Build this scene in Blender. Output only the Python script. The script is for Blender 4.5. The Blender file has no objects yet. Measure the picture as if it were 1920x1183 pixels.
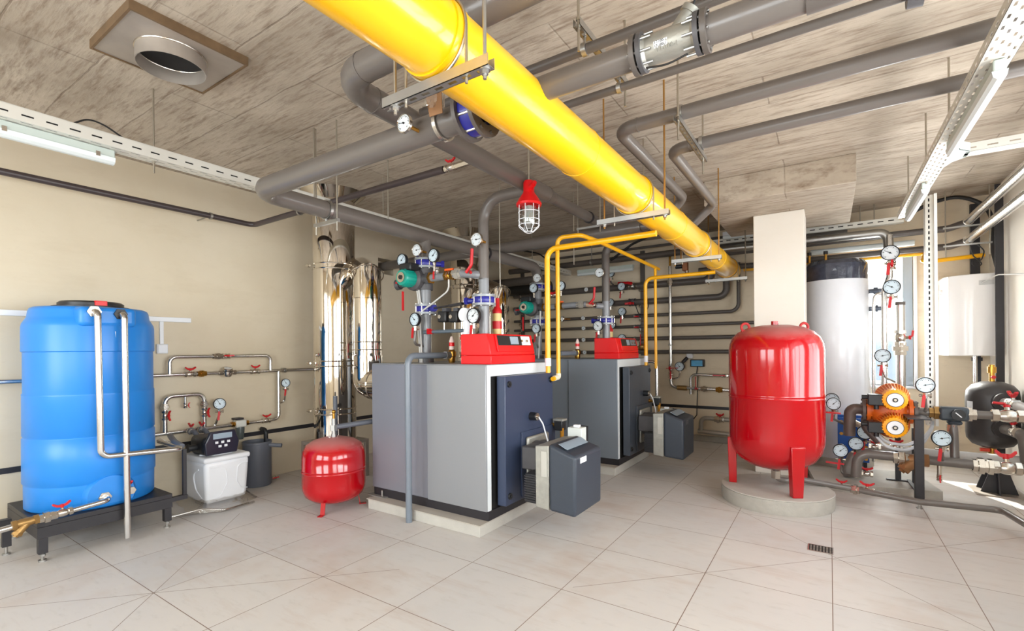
import bpy, bmesh, math, random
from math import sin, cos, pi, atan, radians, sqrt
from mathutils import Vector as V, Matrix, Euler
random.seed(7)
SC = bpy.context.scene
COL = SC.collection
# ------------------------------------------------------------------ camera model (pixels of the 1920x1183 frame -> rays)
CAMH, FPX, CX, CY = 1.4, 896.0, 960.0, 657.0
TH, RO = atan(595/896), 0.0082
_d = V((-sin(TH), cos(TH), 0)); _r0 = V((cos(TH), sin(TH), 0))
_r = _r0*cos(RO) - V((0, 0, 1))*sin(RO); _u = V((0, 0, 1))*cos(RO) + _r0*sin(RO)
CAM = V((0, 0, CAMH))
def ray(px, py): return _d + _r*((px-CX)/FPX) + _u*((CY-py)/FPX)
def oX(px, py, X): v = ray(px, py); return CAM + v*(X/v.x)      # point of plane x = X seen there
def oY(px, py, Y): v = ray(px, py); return CAM + v*(Y/v.y)
def oZ(px, py, Z): v = ray(px, py); return CAM + v*((Z-CAMH)/v.z)
cd = bpy.data.cameras.new('camera'); cam = bpy.data.objects.new('camera', cd); COL.objects.link(cam)
M3 = Matrix((_r, _u, -_d)).transposed()
cam.matrix_world = Matrix.Translation(CAM) @ M3.to_4x4()
cd.sensor_width = 36; cd.sensor_fit = 'HORIZONTAL'; cd.lens = 36*FPX/1920
cd.shift_y = (CY-591.5)/1920; cd.clip_start = 0.02
SC.camera = cam
# ------------------------------------------------------------------ materials
def lin(c):
    c = c/255.0
    return c/12.92 if c <= .04045 else ((c+.055)/1.055)**2.4
def rgb(*c): return (lin(c[0]), lin(c[1]), lin(c[2]), 1)
MAT = {}
def mat(name, c, rough=.5, metal=0, var=.08, scale=6, bump=0, coat=0, bscale=60, rvar=.1):
    if name in MAT: return MAT[name]
    m = bpy.data.materials.new(name); m.use_nodes = True
    n = m.node_tree.nodes; l = m.node_tree.links; b = n['Principled BSDF']
    tc = n.new('ShaderNodeTexCoord'); nz = n.new('ShaderNodeTexNoise'); nz.inputs['Scale'].default_value = scale; nz.inputs['Detail'].default_value = 5
    l.new(tc.outputs['Object'], nz.inputs['Vector'])
    mx = n.new('ShaderNodeMix'); mx.data_type = 'RGBA'
    col = rgb(*c)
    mx.inputs[6].default_value = tuple(x*(1-var) for x in col[:3])+(1,)
    mx.inputs[7].default_value = tuple(min(1, x*(1+var)) for x in col[:3])+(1,)
    l.new(nz.outputs['Fac'], mx.inputs[0]); l.new(mx.outputs[2], b.inputs['Base Color'])
    mr = n.new('ShaderNodeMapRange'); mr.inputs[3].default_value = max(0.02, rough*(1-rvar)); mr.inputs[4].default_value = rough*(1+rvar)
    l.new(nz.outputs['Fac'], mr.inputs[0]); l.new(mr.outputs[0], b.inputs['Roughness'])
    b.inputs['Metallic'].default_value = metal
    if coat: b.inputs['Coat Weight'].default_value = coat; b.inputs['Coat Roughness'].default_value = .06
    if bump:
        n2 = n.new('ShaderNodeTexNoise'); n2.inputs['Scale'].default_value = bscale; n2.inputs['Detail'].default_value = 4
        l.new(tc.outputs['Object'], n2.inputs['Vector'])
        bp = n.new('ShaderNodeBump'); bp.inputs['Strength'].default_value = bump; bp.inputs['Distance'].default_value = .01
        l.new(n2.outputs['Fac'], bp.inputs['Height']); l.new(bp.outputs[0], b.inputs['Normal'])
    MAT[name] = m
    return m
GREY = mat('grey_pipe_paint', (104, 97, 92), .32, 0, .08, 4, coat=.15)
GREY_LIT = mat('lit_grey_riser_paint', (132, 134, 138), .3, 0, .06, 4, coat=.3)  # lit copy of the grey above, which has ceiling shade in its colour
GREYD = mat('dark_grey_pipe_paint', (90, 83, 78), .42, 0, .1, 4)
BROWNP = mat('brown_drain_pipe', (66, 56, 56), .35, 0, .1)
YEL = mat('yellow_gas_paint', (244, 184, 4), .3, 0, .03, 3, coat=.4)
YELS = mat('yellow_small_pipe_paint', (240, 174, 6), .32, 0, .04, 3, coat=.2)
GALV = mat('galvanised_steel', (178, 177, 174), .4, 1, .1, 14)
CHROME = mat('bright_galvanised_pipe', (215, 213, 210), .24, 1, .08, 20)
NICK = mat('nickel_fitting', (205, 198, 188), .25, 1, .12, 30)
BRASS = mat('brass', (200, 150, 70), .28, 1, .15, 30)
BRONZE = mat('bronze_casting', (165, 130, 80), .45, .8, .2, 40, bump=.2)
STEEL = mat('polished_stainless', (225, 218, 208), .045, 1, .02, 3)
RUSTY = mat('tarnished_steel', (168, 158, 148), .45, .5, .25, 7)
RED = mat('red_tank_enamel', (174, 1, 14), .2, 0, .05, 3, coat=.6)
REDP = mat('red_plastic', (225, 10, 18), .4, 0, .05, 3, coat=.1)
REDH = mat('red_handle', (196, 22, 30), .38, 0, .08, 20)
DUST = mat('dusty_red', (178, 40, 40), .6, 0, .2, 12)
BLUE = mat('blue_polyethylene', (34, 128, 212), .36, 0, .07, 2.5)
BLUEV = mat('blue_valve_paint', (38, 40, 140), .35, 0, .12, 20, coat=.2)
BLUEH = mat('blue_exchanger_plate', (24, 88, 178), .4, 0, .1, 6)
BLACK = mat('black_plastic', (30, 31, 34), .4, 0, .1, 8)
BLACKM = mat('black_painted_steel', (40, 38, 42), .45, 0, .15, 6)
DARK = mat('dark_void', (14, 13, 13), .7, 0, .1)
WHITE = mat('white_plastic', (232, 234, 238), .38, 0, .02, 4, coat=.1)
WHITEM = mat('white_enamel', (238, 236, 234), .25, 0, .02, 4, coat=.3)
WRAP = mat('white_wrap_film', (232, 234, 240), .3, 0, .04, 10, bump=.12, bscale=9, coat=.3)
DIAL = mat('gauge_dial', (222, 228, 232), .3, 0, .02, 4, coat=.5)
DIALB = mat('gauge_dial_blue', (206, 222, 232), .3, 0, .03, 4, coat=.5)
INK = mat('black_ink', (20, 20, 24), .5, 0, .05)
BOIL = mat('silver_grey_panel', (150, 152, 156), .42, .35, .03, 2)
BOILB = mat('grey_rear_panel', (138, 140, 150), .42, .35, .03, 2)
BOIL2 = mat('slate_grey_panel', (128, 136, 146), .42, .3, .03, 2)
BOILF = mat('pale_front_frame', (226, 230, 232), .4, 0, .02, 2)
NAVY = mat('navy_door_panel', (54, 64, 88), .36, .1, .06, 2)
SLATE = mat('slate_door_panel', (70, 76, 86), .38, .1, .06, 2)
COVER = mat('charcoal_burner_cover', (52, 59, 70), .46, 0, .1, 30, bump=.08, bscale=200)
ALU = mat('cast_aluminium', (170, 168, 160), .5, .7, .25, 18, bump=.15)
TEAL = mat('teal_pump_paint', (16, 150, 132), .35, 0, .06, 10, coat=.2)
CASTG = mat('grey_cast_iron', (84, 82, 84), .5, .2, .15, 20)
ORANGE = mat('orange_pump_paint', (208, 98, 22), .42, 0, .12, 20)
AMBER = mat('amber_pump_cap', (246, 164, 10), .4, 0, .06, 10)
RUSTP = mat('rusty_brown_pipe', (98, 84, 78), .5, .1, .2, 16)
VESS = mat('black_vessel_paint', (58, 54, 54), .42, .1, .15, 10)
CARD = mat('brown_card', (150, 110, 75), .7)
CABLE = mat('black_cable', (26, 24, 24), .5)
CABLEG = mat('grey_cable', (200, 198, 194), .5)
RODM = mat('zinc_rod', (190, 184, 172), .35, 1, .15, 40)
RODY = mat('yellow_zinc_rod', (176, 132, 72), .4, .8, .2, 40)
GREENM = mat('green_clip', (40, 120, 80), .5)
ORNG = mat('orange_handle', (240, 96, 24), .4)
LAMPG = mat('frosted_white_diffuser', (212, 218, 218), .35, 0, .02)
LAMPB = mat('pale_green_grey_body', (188, 198, 192), .45, 0, .03)
CONCP = mat('concrete_plinth', (186, 182, 174), .75, 0, .14, 9, bump=.3)
CONCS = mat('raw_concrete_side', (170, 165, 156), .8, 0, .2, 14, bump=.4)
LCD = mat('lcd_screen', (150, 166, 180), .25, 0, .03)
LCDB = mat('blue_meter_screen', (90, 170, 215), .25, 0, .4, 12)
BAG = mat('clear_bag_film', (196, 190, 182), .22, 0, .12, 8)
GREYB = mat('grey_plastic_tub', (94, 98, 108), .42, 0, .06, 4)
PIPEB = mat('blue_sticker', (40, 90, 170), .4)
def glassm(name, tint=(1, 1, 1, 1), mix=.12):
    m = bpy.data.materials.new(name); m.use_nodes = True
    n = m.node_tree.nodes; l = m.node_tree.links
    o = n['Material Output']; n.remove(n['Principled BSDF'])
    t = n.new('ShaderNodeBsdfTransparent'); t.inputs[0].default_value = tint
    g = n.new('ShaderNodeBsdfGlossy'); g.inputs['Roughness'].default_value = .05
    nz = n.new('ShaderNodeTexNoise'); nz.inputs['Scale'].default_value = 5
    mr = n.new('ShaderNodeMapRange'); mr.inputs[3].default_value = mix*.8; mr.inputs[4].default_value = mix*1.2
    l.new(nz.outputs['Fac'], mr.inputs[0])
    x = n.new('ShaderNodeMixShader'); l.new(mr.outputs[0], x.inputs[0])
    l.new(t.outputs[0], x.inputs[1]); l.new(g.outputs[0], x.inputs[2]); l.new(x.outputs[0], o.inputs[0])
    return m
GLASS = glassm('window_glass', (.95, .97, .97, 1), .08)
LGLASS = glassm('lamp_glass', (.8, .82, .8, 1), .25)
FILM = glassm('bag_film', (.92, .9, .87, 1), .3)

def ntree(name):
    m = bpy.data.materials.new(name); m.use_nodes = True
    return m, m.node_tree.nodes, m.node_tree.links, m.node_tree.nodes['Principled BSDF']
def N(n, t, **k):
    x = n.new(t)
    for a, b in k.items(): setattr(x, a, b)
    return x
def math_(n, l, op, a, b=None, c=None):
    x = n.new('ShaderNodeMath'); x.operation = op
    for i, s in enumerate((a, b, c)):
        if s is None: continue
        if isinstance(s, (int, float)): x.inputs[i].default_value = s
        else: l.new(s, x.inputs[i])
    return x.outputs[0]
def mixc(n, l, f, a, b, blend='MIX'):
    x = n.new('ShaderNodeMix'); x.data_type = 'RGBA'; x.blend_type = blend
    for i, s in ((0, f), (6, a), (7, b)):
        if isinstance(s, (int, float)): x.inputs[i].default_value = s
        elif isinstance(s, tuple): x.inputs[i].default_value = s
        else: l.new(s, x.inputs[i])
    return x.outputs[2]
def noise(n, l, vec, scale, detail=6, rough=.6, sx=1, sy=1, sz=1):
    mp = n.new('ShaderNodeMapping'); mp.inputs['Scale'].default_value = (sx, sy, sz); l.new(vec, mp.inputs['Vector'])
    z = n.new('ShaderNodeTexNoise'); z.inputs['Scale'].default_value = scale; z.inputs['Detail'].default_value = detail; z.inputs['Roughness'].default_value = rough
    l.new(mp.outputs[0], z.inputs['Vector']); return z.outputs['Fac']
def ramp(n, l, f, a, b, va=0., vb=1.):
    x = n.new('ShaderNodeMapRange'); x.inputs[1].default_value = a; x.inputs[2].default_value = b; x.inputs[3].default_value = va; x.inputs[4].default_value = vb
    l.new(f, x.inputs[0]); return x.outputs[0]
def floor_mat():
    m, n, l, b = ntree('floor_tiles')
    geo = n.new('ShaderNodeNewGeometry'); pos = geo.outputs['Position']
    sp = n.new('ShaderNodeSeparateXYZ'); l.new(pos, sp.inputs[0]); X, Y = sp.outputs[0], sp.outputs[1]
    def line(c, off, per, w):
        a = math_(n, l, 'ADD', c, off); a = math_(n, l, 'DIVIDE', a, per); a = math_(n, l, 'FRACT', math_(n, l, 'ADD', a, 50.5))
        a = math_(n, l, 'ABSOLUTE', math_(n, l, 'SUBTRACT', a, .5))
        return math_(n, l, 'LESS_THAN', a, w/per)
    T = .661
    g = math_(n, l, 'MAXIMUM', line(X, 1.3165, T, .0022), line(Y, -2.4835, T, .0022))
    def drain(cx, cy, s):
        ax = math_(n, l, 'ABSOLUTE', math_(n, l, 'SUBTRACT', X, cx)); ay = math_(n, l, 'ABSOLUTE', math_(n, l, 'SUBTRACT', Y, cy))
        dd = math_(n, l, 'LESS_THAN', math_(n, l, 'ABSOLUTE', math_(n, l, 'SUBTRACT', ax, ay)), .0026)
        return math_(n, l, 'MULTIPLY', dd, math_(n, l, 'LESS_THAN', math_(n, l, 'MAXIMUM', ax, ay), s))
    g = math_(n, l, 'MAXIMUM', g, math_(n, l, 'MAXIMUM', drain(0.03, 3.84, 1.3), drain(-3.2995, 1.1615, .99)))
    # per tile tone
    fx = math_(n, l, 'FLOOR', math_(n, l, 'DIVIDE', math_(n, l, 'ADD', X, 1.3165), T)); fy = math_(n, l, 'FLOOR', math_(n, l, 'DIVIDE', math_(n, l, 'ADD', Y, -2.4835), T))
    cb = n.new('ShaderNodeCombineXYZ'); l.new(fx, cb.inputs[0]); l.new(fy, cb.inputs[1])
    wn = n.new('ShaderNodeTexWhiteNoise'); l.new(cb.outputs[0], wn.inputs['Vector'])
    n1 = noise(n, l, pos, 1.1, 5, .6); n2 = noise(n, l, pos, 7, 8, .65, 1, 3)
    base = mixc(n, l, ramp(n, l, n1, .3, .7), rgb(194, 191, 189), rgb(206, 200, 195))
    base = mixc(n, l, math_(n, l, 'MULTIPLY', wn.outputs['Value'], .5), base, rgb(210, 203, 196))
    base = mixc(n, l, ramp(n, l, n2, .55, .8, 0, .5), base, rgb(178, 170, 162))
    n3 = noise(n, l, pos, .9, 4, .7)
    base = mixc(n, l, ramp(n, l, n3, .52, .75, 0, .5), base, rgb(182, 156, 136))     # brownish construction dust
    n4 = noise(n, l, pos, 2.3, 6, .7, .35, 2)
    base = mixc(n, l, ramp(n, l, n4, .55, .78, 0, .5), base, rgb(176, 150, 132))
    base = mixc(n, l, g, base, rgb(126, 104, 90))
    l.new(base, b.inputs['Base Color'])
    l.new(ramp(n, l, n2, .2, .8, .42, .6), b.inputs['Roughness'])
    bp = n.new('ShaderNodeBump'); bp.inputs['Strength'].default_value = .12; bp.inputs['Distance'].default_value = .004
    l.new(math_(n, l, 'SUBTRACT', n2, g), bp.inputs['Height']); l.new(bp.outputs[0], b.inputs['Normal'])
    return m
def ceiling_mat(name='ceiling_concrete'):
    m, n, l, b = ntree(name)
    geo = n.new('ShaderNodeNewGeometry'); pos = geo.outputs['Position']
    br = n.new('ShaderNodeTexBrick'); br.offset = .37; br.inputs['Scale'].default_value = 1
    br.inputs['Brick Width'].default_value = 2.44; br.inputs['Row Height'].default_value = .41; br.inputs['Mortar Size'].default_value = .007; br.inputs['Mortar Smooth'].default_value = .6
    wob = noise(n, l, pos, 2.2, 4); 
    mp = n.new('ShaderNodeMapping'); mp.inputs['Location'].default_value = (.35, .18, 0)
    va = n.new('ShaderNodeVectorMath'); va.operation = 'ADD'; l.new(pos, va.inputs[0])
    cw = n.new('ShaderNodeCombineXYZ'); l.new(math_(n, l, 'MULTIPLY', wob, .05), cw.inputs[1]); l.new(cw.outputs[0], va.inputs[1])
    l.new(va.outputs[0], mp.inputs['Vector']); l.new(mp.outputs[0], br.inputs['Vector'])
    br.inputs['Color1'].default_value = (0, 0, 0, 1); br.inputs['Color2'].default_value = (1, 1, 1, 1); br.inputs['Bias'].default_value = 0
    grain = noise(n, l, pos, 9, 9, .72, .45, 3.2); blot = noise(n, l, pos, 1.3, 7, .66, .7, 1.6); fine = noise(n, l, pos, 48, 6, .7, .5, 1.5)
    c = mixc(n, l, ramp(n, l, blot, .32, .68), rgb(162, 148, 131), rgb(200, 187, 170))
    sep = n.new('ShaderNodeSeparateColor'); l.new(br.outputs['Color'], sep.inputs[0])
    c = mixc(n, l, math_(n, l, 'MULTIPLY', sep.outputs[0], .3), c, rgb(160, 146, 128))
    c = mixc(n, l, ramp(n, l, grain, .48, .7, 0, .85), c, rgb(118, 98, 80))
    c = mixc(n, l, ramp(n, l, fine, .62, .78, 0, .6), c, rgb(110, 90, 72))
    edge = noise(n, l, pos, 5, 5, .7)
    mo = math_(n, l, 'MULTIPLY', br.outputs['Fac'], ramp(n, l, edge, .36, .62, .25, 1))
    c = mixc(n, l, math_(n, l, 'MULTIPLY', mo, .6), c, rgb(100, 82, 66))
    st = noise(n, l, pos, .55, 5, .75, 1, 2.2)
    c = mixc(n, l, ramp(n, l, st, .54, .72, 0, .6), c, rgb(118, 100, 82))
    l.new(c, b.inputs['Base Color']); b.inputs['Roughness'].default_value = .85
    bp = n.new('ShaderNodeBump'); bp.inputs['Strength'].default_value = .35; bp.inputs['Distance'].default_value = .01
    l.new(math_(n, l, 'SUBTRACT', grain, br.outputs['Fac']), bp.inputs['Height']); l.new(bp.outputs[0], b.inputs['Normal'])
    return m
def wall_mat(name, ca, cb_, cs, streak=.35):
    m, n, l, b = ntree(name)
    geo = n.new('ShaderNodeNewGeometry'); pos = geo.outputs['Position']
    a = noise(n, l, pos, .9, 6, .6); f = noise(n, l, pos, 14, 8, .7, 1, 1, 2.2); k = noise(n, l, pos, 2.6, 7, .7, .5, .5, 1.8)
    c = mixc(n, l, ramp(n, l, a, .3, .7), rgb(*ca), rgb(*cb_))
    c = mixc(n, l, ramp(n, l, k, .52, .8, 0, streak), c, rgb(*cs))
    c = mixc(n, l, ramp(n, l, f, .6, .85, 0, .35), c, rgb(*cs))
    l.new(c, b.inputs['Base Color']); b.inputs['Roughness'].default_value = .8
    bp = n.new('ShaderNodeBump'); bp.inputs['Strength'].default_value = .15; bp.inputs['Distance'].default_value = .006
    l.new(f, bp.inputs['Height']); l.new(bp.outputs[0], b.inputs['Normal'])
    return m
FLOORM = floor_mat(); CEILM = ceiling_mat()
PLAST = wall_mat('plaster_wall', (206, 192, 167), (216, 204, 182), (188, 170, 143))
PLASTB = wall_mat('rough_plaster_wall', (220, 203, 176), (232, 218, 194), (176, 154, 126), .5)
COLM = wall_mat('painted_column', (228, 220, 208), (234, 228, 218), (214, 204, 190), .15)
CAPM = ceiling_mat('drop_panel_concrete')
def tank_mat():
    # red vessel, grey dust lying on the upward facing crown
    m, n, l, b = ntree('red_enamel_with_dust')
    geo = n.new('ShaderNodeNewGeometry'); sp = n.new('ShaderNodeSeparateXYZ'); l.new(geo.outputs['Normal'], sp.inputs[0])
    tc = n.new('ShaderNodeTexCoord'); z = noise(n, l, tc.outputs['Object'], 5, 6, .6)
    d = math_(n, l, 'ADD', sp.outputs[2], math_(n, l, 'MULTIPLY', math_(n, l, 'SUBTRACT', z, .5), .5))
    f = ramp(n, l, d, .45, 1.0, 0, .62)
    l.new(mixc(n, l, f, rgb(174, 0, 14), rgb(184, 140, 136)), b.inputs['Base Color'])
    l.new(ramp(n, l, f, 0, .6, .13, .6), b.inputs['Roughness'])
    b.inputs['Coat Weight'].default_value = .3; b.inputs['Coat Roughness'].default_value = .05
    return m
REDT = tank_mat()
# ------------------------------------------------------------------ mesh builder
def frame(ax):
    ax = V(ax).normalized(); t = V((0, 0, 1)) if abs(ax.z) < .9 else V((1, 0, 0))
    a = ax.cross(t).normalized(); return ax, a, ax.cross(a)
class MB:
    def __init__(s): s.v = []; s.f = []
    def _add(s, vs, fs):
        o = len(s.v); s.v += [V(x) for x in vs]; s.f += [[i+o for i in f] for f in fs]; return s
    def box(s, x0, y0, z0, x1, y1, z1):
        return s._add([(x, y, z) for z in (z0, z1) for y in (y0, y1) for x in (x0, x1)],
                      [(0, 2, 3, 1), (4, 5, 7, 6), (0, 1, 5, 4), (2, 6, 7, 3), (0, 4, 6, 2), (1, 3, 7, 5)])
    def cbox(s, c, dx, dy, dz): return s.box(c[0]-dx/2, c[1]-dy/2, c[2]-dz/2, c[0]+dx/2, c[1]+dy/2, c[2]+dz/2)
    def bar(s, p, q, w, h, up=(0, 0, 1)):
        p, q = V(p), V(q); ax = (q-p).normalized(); up = V(up)
        if abs(ax.dot(up)) > .95: up = V((1, 0, 0))
        a = ax.cross(up).normalized()*w/2; b = a.cross(ax).normalized()*h/2
        vs = [x+i*a+j*b for x in (p, q) for j in (-1, 1) for i in (-1, 1)]
        return s._add(vs, [(0, 1, 3, 2), (4, 6, 7, 5), (0, 4, 5, 1), (2, 3, 7, 6), (0, 2, 6, 4), (1, 5, 7, 3)])
    def lathe(s, o, ax, prof, seg=20, ph=0):
        ax, a, b = frame(ax); o = V(o); vs = []; fs = []; rings = []
        for r, h in prof:
            if r < 1e-5: vs.append(o+ax*h); rings.append([len(vs)-1]); continue
            st = len(vs)
            for i in range(seg):
                t = 2*pi*(i+ph)/seg; vs.append(o+ax*h+(a*cos(t)+b*sin(t))*r)
            rings.append(list(range(st, st+seg)))
        for p, q in zip(rings, rings[1:]):
            if len(p) == 1 and len(q) == 1: continue
            for i in range(seg):
                j = (i+1) % seg
                if len(p) == 1: fs.append((p[0], q[j], q[i]))
                elif len(q) == 1: fs.append((p[i], p[j], q[0]))
                else: fs.append((p[i], p[j], q[j], q[i]))
        return s._add(vs, fs)
    def cyl(s, p, q, r, r1=None, seg=16, ph=0):
        p, q = V(p), V(q); L = (q-p).length; r1 = r if r1 is None else r1
        return s.lathe(p, q-p, [(0, 0), (r, 0), (r1, L), (0, L)], seg, ph)
    def pipe(s, p, q, r, ri, seg=24):
        p, q = V(p), V(q); L = (q-p).length
        return s.lathe(p, q-p, [(ri, 0), (r, 0), (r, L), (ri, L), (ri, 0)], seg)
    def hexn(s, p, q, r): return s.cyl(p, q, r, seg=6)
    def ball(s, c, r, seg=14, sc=(1, 1, 1)):
        n = 8; prof = [(r*sin(pi*i/n), -r*cos(pi*i/n)) for i in range(n+1)]; k = len(s.v)
        s.lathe((0, 0, 0), (0, 0, 1), prof, seg); c = V(c)
        for i in range(k, len(s.v)): x = s.v[i]; s.v[i] = V((x.x*sc[0], x.y*sc[1], x.z*sc[2]))+c
        return s
    def torus(s, c, ax, R, r, seg=28, k=8, a0=0, a1=2*pi):
        ax, a, b = frame(ax); c = V(c); full = abs(a1-a0-2*pi) < 1e-4; n = seg if full else seg+1; vs = []; fs = []
        for i in range(n):
            t = a0+(a1-a0)*i/seg; d = a*cos(t)+b*sin(t)
            for j in range(k): u = 2*pi*j/k; vs.append(c+d*(R+r*cos(u))+ax*(r*sin(u)))
        for i in range(seg):
            for j in range(k): fs.append((i*k+j, ((i+1) % n)*k+j, ((i+1) % n)*k+(j+1) % k, i*k+(j+1) % k))
        return s._add(vs, fs)
    def tube(s, pts, r, bend=0, seg=14, n=6, caps=True):
        pts = [V(p) for p in pts]; P = [pts[0]]
        for i in range(1, len(pts)-1):
            a, b, c = pts[i-1], pts[i], pts[i+1]; u = (a-b); w = (c-b)
            if bend <= 0 or u.length < 1e-6 or w.length < 1e-6: P.append(b); continue
            un, wn = u.normalized(), w.normalized(); ang = un.angle(wn)
            if ang > pi-.02: P.append(b); continue
            d = min(bend/math.tan(ang/2), .48*u.length, .48*w.length); R = d*math.tan(ang/2)
            bis = (un+wn).normalized(); ctr = b+bis*(R/sin(ang/2)); p0 = b+un*d; p1 = b+wn*d; e0 = p0-ctr; e1 = p1-ctr
            tot = e0.angle(e1); axr = e0.cross(e1).normalized()
            for k in range(n+1): P.append(ctr+Matrix.Rotation(tot*k/n, 3, axr) @ e0)
        P.append(pts[-1])
        Q = [P[0]]
        for p in P[1:]:
            if (p-Q[-1]).length > 1e-5: Q.append(p)
        P = Q; T = []
        for i in range(len(P)):
            t = (P[min(i+1, len(P)-1)]-P[max(i-1, 0)])
            if 0 < i < len(P)-1: t = (P[i]-P[i-1]).normalized()+(P[i+1]-P[i]).normalized()
            T.append(t.normalized())
        _, a, b = frame(T[0]); vs = []; fs = []
        for i, p in enumerate(P):
            if i: q = T[i-1].rotation_difference(T[i]); a = q @ a
            a = (a-T[i]*a.dot(T[i])).normalized(); b = T[i].cross(a); k = 1.0
            if 0 < i < len(P)-1:
                h = (P[i]-P[i-1]).normalized().angle((P[i+1]-P[i]).normalized())/2; k = 1/max(.6, cos(h))
            e = None
            if i and 0 < i < len(P)-1 and h > .12:
                e = ((P[i]-P[i-1]).normalized()-(P[i+1]-P[i]).normalized()).normalized()
            for j in range(seg):
                t = 2*pi*j/seg; w = (a*cos(t)+b*sin(t))*r
                if e is not None: w += e*(w.dot(e)*(1/max(.5, cos(h))-1))
                vs.append(p+w)
        for i in range(len(P)-1):
            for j in range(seg): fs.append((i*seg+j, i*seg+(j+1) % seg, (i+1)*seg+(j+1) % seg, (i+1)*seg+j))
        if caps: fs.append(tuple(range(seg))[::-1]); fs.append(tuple((len(P)-1)*seg+j for j in range(seg)))
        return s._add(vs, fs)
    def prism(s, poly, vec):
        n = len(poly); vec = V(vec); vs = [V(p) for p in poly]+[V(p)+vec for p in poly]
        return s._add(vs, [tuple(range(n))[::-1], tuple(range(n, 2*n))]+[(i, (i+1) % n, (i+1) % n+n, i+n) for i in range(n)])
    def slotted(s, o, U, W, L, H, rows, per, sl, sw, th, off=0):
        """plate L x H with real slots: rows = heights of slot rows; th = thickness vector"""
        o, U, W, th = V(o), V(U).normalized(), V(W).normalized(), V(th); ys = [0]
        for h in rows: ys += [h-sw/2, h+sw/2]
        ys.append(H)
        for k in range(len(ys)-1):
            y0, y1 = ys[k], ys[k+1]
            if k % 2 == 0: s.prism([o+W*y0, o+U*L+W*y0, o+U*L+W*y1, o+W*y1], th); continue
            sh = off+(per/2 if (k//2) % 2 else 0); x = 0; c = sh % per
            while x < L:
                e = min(c, L)
                if e > x+1e-4: s.prism([o+U*x+W*y0, o+U*e+W*y0, o+U*e+W*y1, o+U*x+W*y1], th)
                x = c+sl; c += per
        return s
def absloc(o):
    p = V((0, 0, 0))
    while o: p += o.location; o = o.parent
    return p
def setp(o, label=None, cat=None, group=None, kind=None):
    if label: o['label'] = label
    if cat: o['category'] = cat
    if group: o['group'] = group
    if kind: o['kind'] = kind
    return o
def build(name, mb, m, parent=None, bevel=0, ang=35, label=None, cat=None, group=None, kind=None, seg=2):
    vs = mb.v
    if parent is not None: off = absloc(parent)
    else:
        lo = [min(v[i] for v in vs) for i in range(3)]; hi = [max(v[i] for v in vs) for i in range(3)]
        off = V(((lo[0]+hi[0])/2, (lo[1]+hi[1])/2, lo[2]))
    me = bpy.data.meshes.new(name); me.from_pydata([v-off for v in vs], [], mb.f)
    bm = bmesh.new(); bm.from_mesh(me); bmesh.ops.recalc_face_normals(bm, faces=bm.faces); bm.to_mesh(me); bm.free()
    for p in me.polygons: p.use_smooth = True
    me.set_sharp_from_angle(angle=radians(ang)); me.materials.append(m)
    o = bpy.data.objects.new(name, me); COL.objects.link(o)
    if parent is not None: o.parent = parent
    else: o.location = off
    if bevel:
        b = o.modifiers.new('bevel', 'BEVEL'); b.width = bevel; b.segments = seg; b.limit_method = 'ANGLE'; b.angle_limit = radians(40); b.harden_normals = False
    return setp(o, label, cat, group, kind)
def thing(name, label, cat, loc=(0, 0, 0), group=None):
    o = bpy.data.objects.new(name, None); o.empty_display_size = .1; COL.objects.link(o); o.location = loc
    return setp(o, label, cat, group)
def dup(root, label=None, group=None):
    r = root.copy(); COL.objects.link(r)
    if label: r['label'] = label
    if group: r['group'] = group
    for ch in root.children:
        c = ch.copy(); COL.objects.link(c); c.parent = r
        for g in ch.children: e = g.copy(); COL.objects.link(e); e.parent = c
    return r
# ================================================================== ROOM
XL, XR, YB, YF, ZC = -5.275, 1.55, 7.67, -2.6, 3.16
def holes_wall(mb, axis, c0, c1, u0, u1, holes):
    """wall slab between c0..c1 on axis, spanning u0..u1 along the other axis, with rectangular holes (u0,u1,z0,z1)"""
    def bx(a, b, z0, z1):
        if b-a < 1e-4 or z1-z0 < 1e-4: return
        if axis == 'x': mb.box(c0, a, z0, c1, b, z1)
        else: mb.box(a, c0, z0, b, c1, z1)
    u = u0
    for h in sorted(holes):
        bx(u, h[0], 0, ZC); bx(h[0], h[1], 0, h[2]); bx(h[0], h[1], h[3], ZC); u = h[1]
    bx(u, u1, 0, ZC); return mb
build('floor', MB().box(XL-.25, YF-.25, -.2, XR+.25, YB+.25, 0), FLOORM, kind='structure')
cl = MB().box(XL-.25, YF-.25, ZC, XR+.25, YB+.25, ZC+.22)
build('ceiling', cl, CEILM, kind='structure')
build('wall_left', holes_wall(MB(), 'x', XL-.25, XL, YF, YB, [(4.56, 4.84, 2.5, 2.72)]).box(XL-.25, 4.56, 2.5, XL-.2, 4.84, 2.72), PLAST, kind='structure')
WB = (.345, .87, .915, 2.56)
build('wall_back', holes_wall(MB(), 'y', YB, YB+.25, XL-.25, XR+.25, [WB]), PLASTB, kind='structure')
RW = [(-1.9, -.1, .75, 2.6), (.4, 2.2, .75, 2.6), (2.6, 4.3, .75, 2.6), (4.7, 6.1, .75, 2.6)]
build('wall_right', holes_wall(MB(), 'x', XR, XR+.25, YF, YB, RW), COLM, kind='structure')
FW = [(-4.6, -2.7, .7, 2.7), (-2.0, -.1, .7, 2.7)]
build('wall_front', holes_wall(MB(), 'y', YF-.25, YF, XL-.25, XR+.25, FW), PLAST, kind='structure')
build('baseboard_back', MB().box(XL, YB-.07, 0, -1.0, YB, .09), CONCS, kind='structure', bevel=.01)
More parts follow.
